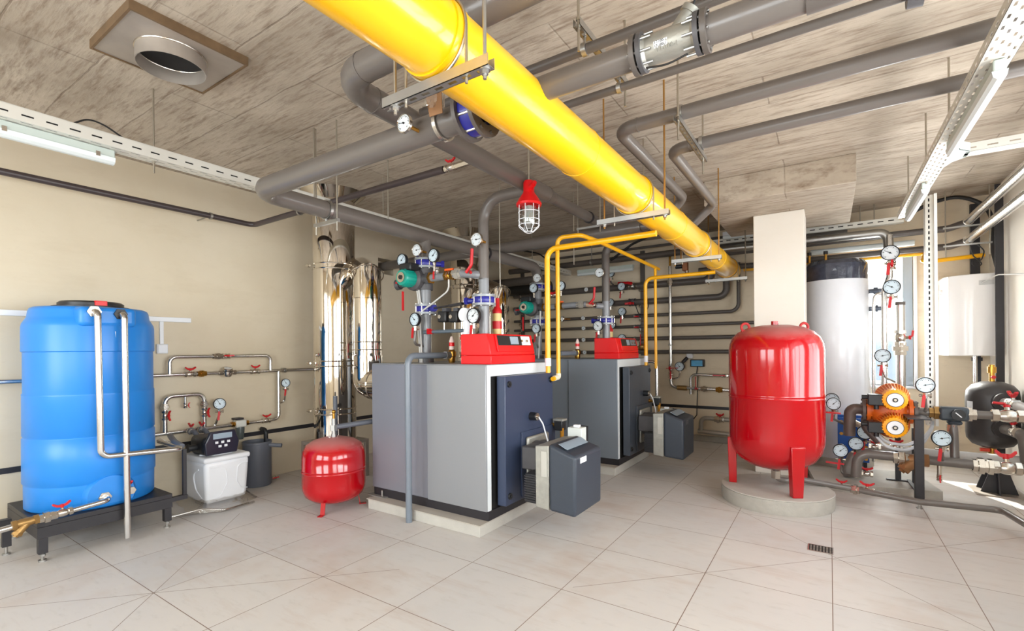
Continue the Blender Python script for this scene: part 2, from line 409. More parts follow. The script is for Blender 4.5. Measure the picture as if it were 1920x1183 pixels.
# windows: frame, mullions, pane
def window(name, axis, c, w, split):
    u0, u1, z0, z1 = w; t = .05; d = .06; m = MB()
    def bx(a, b, za, zb):
        if axis == 'x': m.box(c-d/2, a, za, c+d/2, b, zb)
        else: m.box(a, c-d/2, za, b, c+d/2, zb)
    bx(u0, u1, z0, z0+t); bx(u0, u1, z1-t, z1); bx(u0, u0+t, z0+t, z1-t); bx(u1-t, u1, z0+t, z1-t)
    for k in range(1, split): x = u0+(u1-u0)*k/split; bx(x-t*.6, x+t*.6, z0+t, z1-t)
    w_ = build(name, m, WHITE, bevel=.006, kind='structure')
    p = MB()
    if axis == 'x': p.box(c-.004, u0+t, z0+t, c+.004, u1-t, z1-t)
    else: p.box(u0+t, c-.004, z0+t, u1-t, c+.004, z1-t)
    build('window_pane', p, GLASS, w_)
    return w_
for i, w in enumerate(RW): window('window_%d' % (i+2), 'x', XR+.16, w, 3)
for i, w in enumerate(FW): window('window_%d' % (i+6), 'y', YF-.16, w, 3)
w1 = window('window_1', 'y', YB+.14, WB, 1)
sm = MB().box(WB[0]-.02, YB-.03, WB[2]-.03, WB[1]+.03, YB+.2, WB[2])
build('trim_1', sm, WHITE, bevel=.006, kind='structure')                           # sill of the back window
tm = MB()
for x0, x1 in ((WB[1], WB[1]+.035),): tm.box(x0, YB-.02, WB[2], x1, YB+.0, WB[3]+.03)
tm.box(WB[0], YB-.02, WB[3], WB[1], YB, WB[3]+.03)
build('trim_2', tm, WHITE, bevel=.004, kind='structure')
build('trim_3', MB().box(WB[1]-.1, YB+.02, WB[2], WB[1]-.005, YB+.1, WB[3]), mat('grey_window_jamb', (150, 160, 168), .5), kind='structure')
# column with its drop panel
build('column', MB().box(-.71, 6.03, 0, -.215, 6.5, 2.9), COLM, kind='structure', bevel=.008)
build('drop_panel', MB().box(-1.09, 5.32, 2.9, .215, 7.0, ZC), CAPM, kind='structure', bevel=.006)
# floor drain
dr = thing('floor_drain', 'small metal floor drain grate set in the tiles at the right foreground', 'drain', (-.06, 3.95, 0))
build('drain_frame', MB().box(-.135, 3.885, 0, -.128, 4.015, .004).box(.008, 3.885, 0, .015, 4.015, .004).box(-.128, 3.885, 0, .008, 3.892, .004).box(-.128, 4.008, 0, .008, 4.015, .004), NICK, dr)
build('drain_pit', MB().box(-.128, 3.892, .0003, .008, 4.008, .0015), DARK, dr)
g = MB()
for k in range(7):
    x = -.122+k*.019
    g.box(x, 3.898, .0015, x+.01, 3.945, .004).box(x, 3.955, .0015, x+.01, 4.002, .004)
build('grate', g, mat('dull_grate', (120, 114, 106), .7, .1), dr)
# ------------------------------------------------------------------ light
wd = bpy.data.worlds.new('sky'); SC.world = wd; wd.use_nodes = True
wn_ = wd.node_tree.nodes; wl_ = wd.node_tree.links; bg = wn_['Background']
tcw = wn_.new('ShaderNodeTexCoord'); sx = wn_.new('ShaderNodeSeparateXYZ'); wl_.new(tcw.outputs['Generated'], sx.inputs[0])
cr_ = wn_.new('ShaderNodeValToRGB'); wl_.new(sx.outputs[2], cr_.inputs[0])
cr_.color_ramp.elements[0].position = .0; cr_.color_ramp.elements[0].color = (.35, .42, .5, 1)
cr_.color_ramp.elements[1].position = .06; cr_.color_ramp.elements[1].color = (1, 1, 1, 1)
e = cr_.color_ramp.elements.new(.6); e.color = (.8, .9, 1, 1)
wl_.new(cr_.outputs[0], bg.inputs[0]); bg.inputs[1].default_value = 2.6
def area(name, loc, rot, sx, sy, power, color=(1, 1, 1)):
    L = bpy.data.lights.new(name, 'AREA'); L.shape = 'RECTANGLE'; L.size = sx; L.size_y = sy; L.energy = power; L.color = color
    o = bpy.data.objects.new(name, L); COL.objects.link(o); o.location = loc; o.rotation_euler = rot; return o
for i, w in enumerate(RW): area('daylight_right', (XR+.3, (w[0]+w[1])/2, (w[2]+w[3])/2), (0, pi/2+radians((8, 25, 38, 45)[i]), 0), w[3]-w[2], w[1]-w[0], (125, 145, 120, 50)[i], (.98, .99, 1))
for w in FW: area('daylight_front', ((w[0]+w[1])/2, YF-.3, (w[2]+w[3])/2), (pi/2, 0, 0), w[1]-w[0], w[3]-w[2], 175, (.95, .975, 1))
area('daylight_back', ((WB[0]+WB[1])/2, YB+.27, (WB[2]+WB[3])/2), (-pi/2, 0, 0), WB[1]-WB[0], WB[3]-WB[2], 110, (1, .99, .97))
S = bpy.data.lights.new('sun', 'SUN'); S.energy = 14; S.angle = .01; S.color = (1, .95, .86)
so = bpy.data.objects.new('sun', S); COL.objects.link(so); so.rotation_euler = V((.36, -.74, -.7)).to_track_quat('-Z', 'Y').to_euler()
SC.view_settings.view_transform = 'Standard'; SC.view_settings.look = 'None'; SC.view_settings.gamma = 1; SC.view_settings.exposure = -0.1
SC.cycles.max_bounces = 8; SC.cycles.diffuse_bounces = 5; SC.cycles.glossy_bounces = 5; SC.cycles.transparent_max_bounces = 16
# ================================================================== generic fittings
def xf(mb, M):
    mb.v = [M @ v for v in mb.v]; return mb
def basis(pos, ax, up):
    """local X along ax, local Z towards up"""
    x = V(ax).normalized(); z = V(up); z = (z-x*z.dot(x)).normalized(); y = z.cross(x)
    return Matrix.Translation(V(pos)) @ Matrix((x, y, z)).transposed().to_4x4()
def gauge(label, pos, R, face=0, kind='P', stem=.0, lever=0, foot=None, fr=.012, group=None, tilt=0, needle=50, dial=None, footm=None, cat='gauge'):
    """face: heading of the dial normal, 0 = towards -Y, 90 = towards +X.  kind P black case / T silver case with rear stem / M tiny"""
    pos = V(pos); M = Matrix.Translation(pos) @ Matrix.Rotation(radians(face), 4, 'Z') @ Matrix.Rotation(radians(tilt), 4, 'X')
    nm = {'P': 'pressure_gauge', 'T': 'dial_thermometer', 'M': 'dial_thermometer'}[kind]
    t = thing(nm, label, cat, pos, group)
    dep = {'P': .5, 'T': .38, 'M': .4}[kind]*R
    cm = BLACK if kind == 'P' else NICK
    c = MB().lathe((0, dep, 0), (0, -1, 0), [(0, 0), (R*.92, 0), (R, dep*.2), (R, dep*.95), (R*1.0, dep+R*.08), (R*.93, dep+R*.12), (R*.88, dep+R*.04), (R*.88, dep-R*.02)], 28)
    build('case', xf(c, M), cm, t)
    d = build('dial_face', xf(MB().lathe((0, .0, 0), (0, -1, 0), [(R*.885, -.004), (R*.885, 0), (0, 0)], 28), M), dial or (DIALB if kind == 'P' else DIAL), t)
    k = MB(); n = 9 if kind == 'M' else 21
    for i in range(n):
        a = radians(-135+270*i/(n-1)); r0 = R*(.62 if i % 4 == 0 else .7); r1 = R*.8
        k.bar((r0*sin(a), -.0012, r0*cos(a)), (r1*sin(a), -.0012, r1*cos(a)), R*(.035 if i % 4 else .06), .001, (0, 1, 0))
    build('scale_marks', xf(k, M), INK, d)
    a = radians(needle)
    nd = MB().bar((-.22*R*sin(a), -.004, -.22*R*cos(a)), (.68*R*sin(a), -.004, .68*R*cos(a)), R*.055, .0015, (0, 1, 0)).cyl((0, -.006, 0), (0, 0, 0), R*.1, seg=10)
    build('needle', xf(nd, M), INK, t)
    if kind != 'P':
        L = stem or R*.6
        build('rear_stem', xf(MB().cyl((0, dep, 0), (0, dep+L, 0), R*.2, seg=10).hexn((0, dep, 0), (0, dep+R*.25, 0), R*.34), M), BRASS if kind == 'T' else NICK, t)
        return t
    y = dep*.45; L = stem or R*1.6
    build('stem', xf(MB().cyl((0, y, -R*.98), (0, y, -R-L), R*.14, seg=10).hexn((0, y, -R*1.0), (0, y, -R*1.28), R*.26), M), NICK, t)
    if lever:
        z = -R-L*.45
        v = build('needle_valve', xf(MB().hexn((0, y, z+R*.35), (0, y, z-R*.35), R*.3).cyl((-R*.62, y, z), (R*.5, y, z), R*.15, seg=10).cyl((R*.5, y-R*.0, z), (R*.62, y, z), R*.3, seg=10), M), NICK, t)
        q = 1 if lever > 0 else -1
        build('red_lever', xf(MB().bar((q*-R*.15, y-R*.42, z-R*.1), (q*-R*.3, y-R*.42, z-R*1.5), R*.34, R*.14, (0, 1, 0)).cyl((q*-R*.15, y, z-R*.05), (q*-R*.15, y-R*.46, z-R*.05), R*.14, seg=8), M), REDH, t)
    if foot:
        s = M @ V((0, y, -R-L)); build('siphon_pipe', MB().tube([s]+[V(f) for f in foot], fr, fr*3.2, 10), footm or GREY, t)
    return t
def valve(label, pos, ax, up, r=.022, L=.09, kind='butterfly', group=None, m=None, s=1.0, flip=1, name='ball_valve', cat='valve'):
    """threaded ball valve: body along ax, red handle on the up side"""
    t = thing(name, label, cat, pos, group); M = basis(pos, ax, up)
    b = MB().hexn((-L/2, 0, 0), (-L*.28, 0, 0), r*1.35).hexn((L*.28, 0, 0), (L/2, 0, 0), r*1.35).lathe((-L*.3, 0, 0), (1, 0, 0), [(r*.9, 0), (r*1.25, L*.15), (r*1.3, L*.3), (r*1.25, L*.45), (r*.9, L*.6)], 16).cyl((0, 0, r), (0, 0, r*2.1), r*.42, seg=10)
    build('valve_body', xf(b, M), m or NICK, t, bevel=.001, seg=1)
    h = MB()
    if kind == 'butterfly':
        w = r*2.3*s
        for q in (1, -1):
            h.prism([(0, -r*.35, r*1.9), (q*w*.55, -r*.35, r*2.15), (q*w, -r*.35, r*3.0), (q*w*.98, -r*.35, r*3.5), (q*w*.8, -r*.35, r*3.45), (q*w*.4, -r*.35, r*2.8), (0, -r*.35, r*2.7)][::q], (0, r*.7, 0))
        h.cyl((0, 0, r*1.75), (0, 0, r*2.8), r*.5, seg=10)
    else:
        w = r*5.2*s*flip
        h.bar((0, 0, r*2.0), (w*.22, 0, r*2.6), r*1.0, r*.3, (0, 0, 1)).bar((w*.2, 0, r*2.55), (w, 0, r*2.7), r*.95, r*.4, (0, 0, 1)).cyl((0, 0, r*1.8), (0, 0, r*2.3), r*.55, seg=10)
    build('handle', xf(h, M), REDH, t, bevel=.0015, seg=1)
    return t
def union(mb, p, ax, r, L):
    ax = V(ax).normalized(); p = V(p)
    mb.hexn(p-ax*L/2, p-ax*L*.2, r*1.35).hexn(p-ax*L*.16, p+ax*L*.2, r*1.75).hexn(p+ax*L*.24, p+ax*L/2, r*1.35).cyl(p-ax*L*.5, p+ax*L*.5, r*1.12)
    return mb
def flange(mb, p, ax, r, th=.02, bolts=8, br=.008, R=None):
    ax, a, b = frame(ax); p = V(p); R = R or r*1.75
    mb.lathe(p-ax*th/2, ax, [(r*.98, 0), (R, 0), (R, th), (r*.98, th)], 28)
    for i in range(bolts):
        t = 2*pi*(i+.5)/bolts; c = p+(a*cos(t)+b*sin(t))*(R*.82)
        mb.hexn(c-ax*(th*.5+br*1.1), c+ax*(th*.5+br*1.1), br)
    return mb
def strainer(label, pos, ax, down, r=.024, L=.13, m=None, group=None):
    t = thing('y_strainer', label, 'strainer', pos, group); M = basis(pos, ax, -V(down))
    b = MB().hexn((-L/2, 0, 0), (-L*.32, 0, 0), r*1.35).hexn((L*.32, 0, 0), (L/2, 0, 0), r*1.35).lathe((-L*.35, 0, 0), (1, 0, 0), [(r, 0), (r*1.15, L*.2), (r*1.15, L*.5), (r, L*.7)], 16)
    build('strainer_body', xf(b, M), m or BRONZE, t)
    e = V((L*.42, 0, -L*.52)); dr_ = e.normalized()
    build('drain_leg', xf(MB().cyl((-L*.08, 0, 0), e*.82, r*1.05, r*1.0).hexn(e*.8, e, r*1.2).hexn(e, e+dr_*r*.4, r*.6), M), m or BRONZE, t)
    return t
def pipe(name, label, cat, paths, m, bend=None, parts=(), group=None, seg=16):
    """paths: [(points, radius)].  parts: [(name, MB, material[, label])]"""
    mb = MB()
    for pts, r in paths: mb.tube(pts, r, bend if bend is not None else r*2.6, seg)
    if not parts: return build(name, mb, m, label=label, cat=cat, group=group)
    lo = V([min(v[i] for v in mb.v) for i in range(3)]); hi = V([max(v[i] for v in mb.v) for i in range(3)])
    t = thing(name, label, cat, ((lo.x+hi.x)/2, (lo.y+hi.y)/2, lo.z), group)
    build('pipe_run', mb, m, t)
    for p in parts: build(p[0], p[1], p[2], t, label=p[3] if len(p) > 3 else None)
    return t
def ring(mb, p, ax, r, w=.012, t=.004):
    ax = V(ax).normalized(); p = V(p); return mb.pipe(p-ax*w/2, p+ax*w/2, r+t, r-.001, 24)
# ================================================================== LEFT WALL: water tank, softener, silver pipework
XW = -5.2
def W(px, py, dx=0): return oX(px, py, XW+dx)
# blue tank on its stand
tk = thing('water_tank', 'tall blue plastic water tank with black lid at the left', 'tank', (-4.82, 1.3, .27))
tc_ = V((-4.82, 1.3, 0))
pf = [(0, .27), (.37, .27), (.385, .285), (.386, .45), (.387, .46), (.394, .466), (.393, .785), (.385, .793), (.385, .8), (.392, .806), (.391, 1.1), (.392, 1.108), (.386, 1.116), (.385, 1.414), (.394, 1.421), (.393, 1.6), (.388, 1.625), (.372, 1.655), (.362, 1.675), (.356, 1.72), (.348, 1.738), (.33, 1.748), (.2, 1.756), (0, 1.756)]
build('tank_body', MB().lathe(tc_, (0, 0, 1), pf, 56), BLUE, tk, ang=50)
sh = MB().prism([(-4.6, 1.1, 1.6), (-4.425, 1.13, 1.6), (-4.425, 1.46, 1.6), (-4.6, 1.5, 1.6)], (0, 0, .142))
build('fitting_panel', sh, BLUE, tk, bevel=.03, seg=3)
ob = MB().lathe((-4.56, 1.3, .36), (1, 0, 0), [(.17, 0), (.16, .1), (.14, .138), (0, .142)], 32)
for q in ob.v: q.z = max(q.z, .3)
build('outlet_boss', ob, BLUE, tk)
ld = build('lid', MB().lathe(tc_, (0, 0, 1), [(0, 1.755), (.235, 1.755), (.235, 1.764), (.2, 1.768), (.2, 1.79), (.185, 1.802), (0, 1.804)], 32), BLACK, tk)
build('red_latch', MB().box(-4.66, 1.265, 1.765, -4.612, 1.34, 1.803), REDP, ld, bevel=.004)
build('label_sticker', MB().box(-4.436, 1.315, 1.475, -4.4285, 1.335, 1.565), WHITE, tk)
st = thing('tank_stand', 'black steel frame stand under the blue water tank', 'stand', (-4.81, 1.29, 0))
m_ = MB().box(-5.22, .9, .235, -4.42, 1.69, .27)
build('table_top', m_, BLACKM, st, bevel=.003)
build('edge_frame', MB().box(-4.46, .9, .16, -4.42, 1.69, .2345).box(-5.22, .9, .16, -5.18, 1.69, .2345).box(-5.18, .9, .16, -4.46, .94, .2345).box(-5.18, 1.65, .16, -4.46, 1.69, .2345), BLACKM, st)
build('support_arm', MB().box(-4.46, 1.69, .2, -4.42, 1.8, .2345), BLACKM, st)
for x in (-4.445, -5.19):
    for y in (.93, 1.66):
        lg = build('leg', MB().box(x-.024, y-.024, .055, x+.024, y+.024, .1595), BLACKM, st, bevel=.002)
        build('levelling_foot', MB().cyl((x, y, 0), (x, y, .012), .022, seg=14).cyl((x, y, .0), (x, y, .056), .009, seg=8).hexn((x, y, .034), (x, y, .048), .017), GALV, lg)
st2 = thing('equipment_stand', 'corner of a second black stand cut off at the left picture edge', 'stand', (-4.8, .75, 0))
build('edge_frame', MB().box(-4.83, .3, .2, -4.78, .845, .25), BLACKM, st2)
lg = build('leg', MB().box(-4.828, .798, .06, -4.782, .844, .2), BLACKM, st2)
build('levelling_foot', MB().cyl((-4.805, .821, 0), (-4.805, .821, .012), .022, seg=14).cyl((-4.805, .821, 0), (-4.805, .821, .062), .009, seg=8), GALV, lg)
build('support_post', MB().box(-4.452, 1.772, .235, -4.428, 1.798, .61), BLACKM, label='thin black post carrying the bent pipe right of the blue tank', cat='post')
# two silver pipes down the face of the tank
XT = -4.36
p0 = V((-4.43, 1.205, 1.705)); p1 = V((XT, 1.21, 1.7)); a = oX(195, 855, XT); b = oX(338, 842, XT)
nut = MB().hexn((-4.43, 1.205, 1.705), (-4.405, 1.205, 1.705), .042)
pipe('inlet_pipe', 'left silver pipe bending from the blue tank top down and sideways to the wall', 'pipe',
     [([p0, p1, V((XT, 1.222, .66)), V((XT, 1.735, .63)), V((XT-.55, 1.78, .63))], .021)], CHROME, .055, [('lock_nut', nut, NICK)])
pipe('overflow_pipe', 'right silver pipe hanging straight down in front of the blue tank', 'pipe',
     [([V((-4.43, 1.36, 1.695)), V((XT, 1.365, 1.69)), V((XT, 1.375, .03))], .021)], CHROME, .055,
     [('lock_nut', MB().hexn((-4.43, 1.36, 1.695), (-4.405, 1.36, 1.695), .042), BLACK)])
XO = -4.34
o1 = oX(207, 945, XO)
pipe('outlet_pipe', 'silver outlet pipe running left from the foot of the blue tank', 'pipe',
     [([V((-4.44, o1.y-.01, .352)), V((XO, o1.y, .345)), V((XO, .3, .262))], .0185)], CHROME, .045,
     [('hex_nut', MB().hexn((-4.43, o1.y-.01, .352), (-4.405, o1.y-.01, .352), .04), NICK),
      ('union', union(MB(), oX(87, 969, XO), (0, 1, .09), .022, .075), NICK)])
valve('red butterfly valve on the outlet pipe at the foot of the blue tank', oX(118, 961, XO), (0, 1, .09), (0, 0, 1), .021, .1)
strainer('bronze strainer on the outlet pipe left of the blue tank', oX(48, 979, XO), (0, -1, -.09), (.2, 0, -1), .024, .125)
valve('red butterfly valve on the tank wall right of the outlet elbow', V((-4.4, 1.4, .375)), (1, 0, 0), (0, 0, 1), .022, .09)
pipe('grey_waste_pipe', 'grey plastic pipe between the blue tank and the wall near the support post', 'pipe',
     [([V((-4.9, 1.86, .665)), V((-4.55, 1.76, .66)), V((-4.42, 1.76, .64))], .022)], GREYB)
# wall pipes, upper run
zA = W(318, 703).z
P = lambda px, py: V((XW, W(px, py).y, W(px, py).z))
yL, yR = W(318, 703).y, W(507, 692).y
zT = W(400, 668).z
mt = MB()
ru = .0185
pipe('water_supply_pipe', 'long silver water pipe along the left wall with a raised bypass loop', 'pipe',
     [([V((XW, -1.5, zA)), V((XW, 4.1, zA+.0))], ru), ([V((XW, yL, zA)), V((XW, yL, zT)), V((XW, yR, zT)), V((XW, yR, zA))], ru),
      ([V((XW, W(522, 694).y, zA)), V((XW, W(522, 694).y, W(500, 788).z)), V((XW, W(468, 792).y, W(500, 788).z))], ru)], CHROME, .06,
     [('union', union(MB(), (XW, W(408, 668).y, zT), (0, 1, 0), .02, .09), NICK),
      ('brass_union', union(MB(), (XW, W(378, 699).y, zA), (0, 1, 0), .02, .08), BRASS),
      ('pipe_clamp', ring(MB(), (XW, W(534, 693).y, zA), (0, 1, 0), .021, .02, .006).cyl((XW, W(534, 693).y, zA+.02), (XL, W(534, 693).y, zA+.02), .006), GALV)])
valve('red butterfly valve on the wall pipe left of the water meter', V((XW, W(356, 700).y, zA)), (0, 1, 0), (.25, 0, 1), .021, .1)
valve('red butterfly valve on the wall pipe right of the water meter', V((XW, W(478, 696).y, zA)), (0, 1, 0), (.25, 0, 1), .021, .1)
valve('red butterfly valve on the raised bypass loop of the wall pipe', V((XW, W(424, 667).y, zT)), (0, 1, 0), (1, 0, .1), .021, .08)
wm = thing('water_meter', 'round silver water meter in the middle of the left wall pipe', 'meter', (XW, W(426, 695).y, zA))
wy = W(426, 695).y
build('meter_body', MB().lathe((XW, wy, zA-.03), (.35, 0, 1), [(0, 0), (.042, 0), (.048, .03), (.044, .05)], 24).hexn((XW, wy-.085, zA), (XW, wy-.05, zA), .026).hexn((XW, wy+.05, zA), (XW, wy+.085, zA), .026), NICK, wm)
build('register', MB().lathe((XW+.004, wy, zA+.015), (.35, 0, 1), [(.044, 0), (.046, .03), (.04, .034), (.038, .031), (0, .031)], 24), NICK, wm)
build('meter_dial', MB().lathe((XW+.0155, wy, zA+.0455), (.35, 0, 1), [(.036, 0), (0, .001)], 24), DIAL, wm)
# lower run with the loop above it
zB = W(400, 801).z; yE = W(282, 816).y
zl = W(345, 741).z; y1, y2 = W(309, 780).y, W(383, 780).y
pipe('softener_pipe', 'silver pipe loop on the left wall above the white water softener', 'pipe',
     [([V((XW, yE-.35, zB)), V((XW, W(470, 792).y, zB))], .02), ([V((XW, y1, zB)), V((XW, y1, zl)), V((XW, y2, zl)), V((XW, y2, zB))], .021),
      ([V((XW, W(347, 741).y, zl)), V((XW, W(347, 741).y, zl-.075))], .012)], CHROME, .07,
     [('union', union(MB(), (XW, y1, W(309, 763).z), (0, 0, 1), .022, .06), NICK), ('union', union(MB(), (XW, y2, W(383, 758).z), (0, 0, 1), .022, .06), NICK),
      ('elbow', MB().tube([V((XW, W(352, 808).y, zB)), V((XW+.16, W(352, 808).y, zB)), V((XW+.2, W(352, 808).y+.03, zB-.12))], .023, .06).hexn((XW+.06, W(352, 808).y, zB), (XW+.09, W(352, 808).y, zB), .034), GREYB),
      ('elbow', MB().tube([V((XW, W(372, 804).y, zB)), V((XW+.16, W(372, 804).y, zB)), V((XW+.2, W(372, 804).y+.03, zB-.12))], .023, .06).hexn((XW+.06, W(372, 804).y, zB), (XW+.09, W(372, 804).y, zB), .034), GREYB)])
valve('red valve on the left upright of the small pipe loop above the softener', V((XW, y1, W(309, 779).z)), (0, 0, 1), (1, .3, 0), .021, .085)
valve('red valve on the right upright of the small pipe loop above the softener', V((XW, y2, W(383, 773).z)), (0, 0, 1), (1, .3, 0), .021, .085)
valve('small tap hanging from the middle of the pipe loop above the softener', V((XW, W(347, 741).y, zl-.1)), (0, 0, 1), (.2, 1, 0), .012, .05)
valve('left of the twin red butterfly valves behind the softener head', V((XW+.07, W(352, 808).y, zB)), (1, 0, 0), (0, 0, 1), .022, .07)
valve('right of the twin red butterfly valves behind the softener head', V((XW+.07, W(372, 804).y, zB)), (1, 0, 0), (0, 0, 1), .022, .07)
valve('red butterfly valve on the low wall pipe right of the filter cup', V((XW, W(499, 789).y, W(500, 788).z)), (0, 1, 0), (.25, 0, 1), .021, .1)
ff = thing('water_filter', 'small water filter with grey cup on the low wall pipe', 'filter', (XW, W(450, 795).y, zB-.1))
fy = W(450, 795).y; zf = W(450, 794).z
build('filter_head', MB().box(XW-.04, fy-.055, zf-.035, XW+.045, fy+.05, zf+.04), mat('grey_white_casting', (205, 205, 198), .4), ff, bevel=.01)
build('bracket', MB().box(XW-.075, fy-.05, zf+.041, XW+.02, fy+.03, zf+.06), BLACKM, ff)
for q in (-.09, .05): build('brass_tail', MB().hexn((XW, fy+q, zf), (XW, fy+q+.035, zf), .028), BRASS, ff)
build('cup', MB().lathe((XW, fy, zf-.035), (0, 0, -1), [(.042, 0), (.044, .02), (.038, .11), (.03, .13), (0, .132)], 20), mat('smoked_cup', (84, 90, 88), .2, 0), ff)
gauge('black rimmed pressure gauge on the wall above the white softener head', oX(412, 757, -5.12), .056, 78, 'P', .05, 1, [V((XW, W(404, 785).y, zB+.03)), V((XW, W(400, 803).y, zB))], .011, footm=CHROME, needle=-30)
gauge('black rimmed pressure gauge high on the wall beside the steel chimney', oX(536, 718, -5.12), .048, 78, 'P', .05, 1, [V((XW, W(533, 750).y, W(533, 752).z)), V((XW, W(523, 757).y, W(523, 757).z))], .01, footm=CHROME, needle=-30)
# black earthing strip around the walls
build('earthing_strip', MB().box(XL, YF+.1, .485, XL+.006, 7.66, .53), BLACKM, label='flat black strip fixed low along the left wall', cat='strip')
build('earthing_strip', MB().box(-5.26, YB-.006, .487, .2, YB, .532), BLACKM, label='flat black strip fixed low along the back wall', cat='strip')
# white trunking and socket
trk = thing('cable_trunking', 'white plastic cable trunking on the left wall behind the blue tank', 'trunking', (XL, 1, 1.7))
yT = oX(302, 610, XL).y
build('trunking_channel', MB().box(XL, -2, 1.7, XL+.02, oX(357, 600, XL).y, 1.745), WHITE, trk, bevel=.003)
build('branch_channel', MB().box(XL, yT-.016, oX(302, 645, XL).z, XL+.018, yT+.016, 1.6995), WHITE, trk, bevel=.003)
sz = oX(303, 654, XL).z
so_ = thing('junction_box', 'small white square socket box on the left wall right of the blue tank', 'box', (XL, yT, sz))
build('box_body', MB().box(XL, yT-.045, sz-.045, XL+.035, yT+.045, sz+.045), WHITE, so_, bevel=.006)
build('cover', MB().box(XL+.0352, yT-.038, sz-.036, XL+.041, yT+.038, sz+.036), WHITE, so_, bevel=.002)
# softener
sf = thing('water_softener', 'white square water softener cabinet with black control head', 'softener', (-4.88, 2.225, .03))
cab = MB(); x0, x1, y0_, y1_ = -5.1, -4.65, 2.03, 2.43
cab._add([(x0+.02, y0_+.02, .03), (x1-.02, y0_+.02, .03), (x1-.02, y1_-.02, .03), (x0+.02, y1_-.02, .03), (x0, y0_, .41), (x1, y0_, .41), (x1, y1_, .41), (x0, y1_, .41)],
         [(0, 3, 2, 1), (4, 5, 6, 7), (0, 1, 5, 4), (1, 2, 6, 5), (2, 3, 7, 6), (3, 0, 4, 7)])
build('cabinet', cab, WHITE, sf, bevel=.035, seg=4)
lidc = build('cabinet_lid', MB().box(x0-.006, y0_-.006, .402, x1+.006, y1_+.006, .452), WHITE, sf, bevel=.02, seg=3)
build('lid_grip', MB().tube([(x1-.2, y0_+.05, .452), (x1-.1, y0_+.12, .458), (x1-.1, y0_+.28, .458), (x1-.2, y1_-.05, .452)], .012, .06), WHITE, lidc)
build('handle_groove', MB().tube([V((x1-.12, y0_+.002, .34)), V((x1-.24, y0_+.003, .29)), V((x1-.2, y0_+.014, .14)), V((x1-.09, y0_+.02, .075))], .007, .08, 8), WHITE, sf)
pn = MB().tube([(x1-.004, y0_+.05, .36), (x1-.004, y0_+.18, .35), (x1-.012, y0_+.2, .2), (x1-.018, y0_+.14, .085), (x1-.02, y0_+.05, .07)], .0045, .05, 8)
build('panel_outline', pn, WHITE, sf)
build('panel_outline', MB().tube([(x1-.002, y1_-.02, .36), (x1-.002, y1_-.11, .345), (x1-.01, y1_-.12, .2), (x1-.014, y1_-.08, .12), (x1-.014, y1_-.02, .11)], .0045, .04, 8), WHITE, sf)
hd = build('control_head', MB().box(-5.02, 2.06, .455, -4.74, 2.3, .63), BLACK, sf, bevel=.045, seg=4)
fc = V((-4.715, 2.205, .57))
build('control_face', MB().prism([(-4.745, 2.07, .46), (-4.745, 2.345, .46), (-4.745, 2.365, .56), (-4.745, 2.33, .675), (-4.745, 2.11, .675), (-4.745, 2.06, .57)], (.032, 0, 0)), mat('dark_blue_black_face', (34, 36, 52), .3, coat=.3), sf, bevel=.012, seg=3)
build('lcd_screen', MB().box(-4.7125, 2.13, .605, -4.707, 2.295, .655), LCD, hd)
bt = MB()
for k in range(5):
    r_, c_ = divmod(k, 3); yy = 2.16+c_*.052+(r_*.028); zz = .572-r_*.036
    bt.cbox((-4.709, yy, zz), .008, .026, .022)
build('keypad_buttons', bt, WHITE, hd, bevel=.002)
build('side_port', MB().cyl((-4.88, 2.06, .53), (-4.88, 1.99, .53), .03).cyl((-4.88, 2.0, .53), (-4.88, 1.985, .53), .038), BLACK, hd)
# crumpled bag below it
bg_ = MB(); n1, n2 = 44, 7; rng = random.Random(3); vs = []
for j in range(n2):
    for i in range(n1):
        t = 2*pi*i/n1; q = j/(n2-1); sq = 1/max(abs(cos(t)), abs(sin(t)))**.55
        base = (.235+.1*q*(1.25+.5*sin(2*t+2.4)))*sq
        z = .06*(1-q)**1.2+.004+.014*rng.random()*(1-q)
        rr = base+.012*sin(9*t+j)+.012*(rng.random()-.5)
        vs.append((-4.875+rr*cos(t)*.98, 2.23+rr*sin(t)*.9, z))
bg_._add(vs, [(j*n1+i, j*n1+(i+1) % n1, (j+1)*n1+(i+1) % n1, (j+1)*n1+i) for j in range(n2-1) for i in range(n1)])
for k in range(4):
    q = k*.05
    bg_.tube([(-4.62+q*.3, 1.86-q, .012+k*.008), (-4.5, 1.93, .03+k*.01), (-4.44+q*.2, 2.08, .012+k*.006), (-4.47, 2.22+q, .012)], .011, .08, 8)
o = build('plastic_bag', bg_, FILM, label='crumpled clear plastic bag around the foot of the white softener', cat='bag', ang=60)
# grey tub behind the softener
bx_, by_ = -5.06, 2.72
bu = thing('drain_tub', 'tall grey plastic drain tub beside the white softener', 'tub', (bx_, by_, 0))
build('tub_body', MB().lathe((bx_, by_, 0), (0, 0, 1), [(0, 0), (.13, 0), (.138, .012), (.138, .435), (.142, .44), (.142, .462), (.132, .462), (.128, .2), (0, .19)], 32), GREYB, bu)
build('spout', MB().pipe((bx_+.1, by_+.06, .425), (bx_+.2, by_+.155, .41), .022, .018, 16), GREYB, bu)
build('overflow_bend', MB().tube([(bx_-.06, by_+.13, .3), (bx_-.06, by_+.13, .56), (bx_-.15, by_+.13, .56)], .022, .05), BLACK, bu)
valve('small red drain tap at the foot of the grey tub', V((bx_+.03, by_+.16, .04)), (0, 1, 0), (1, 0, .2), .015, .06)
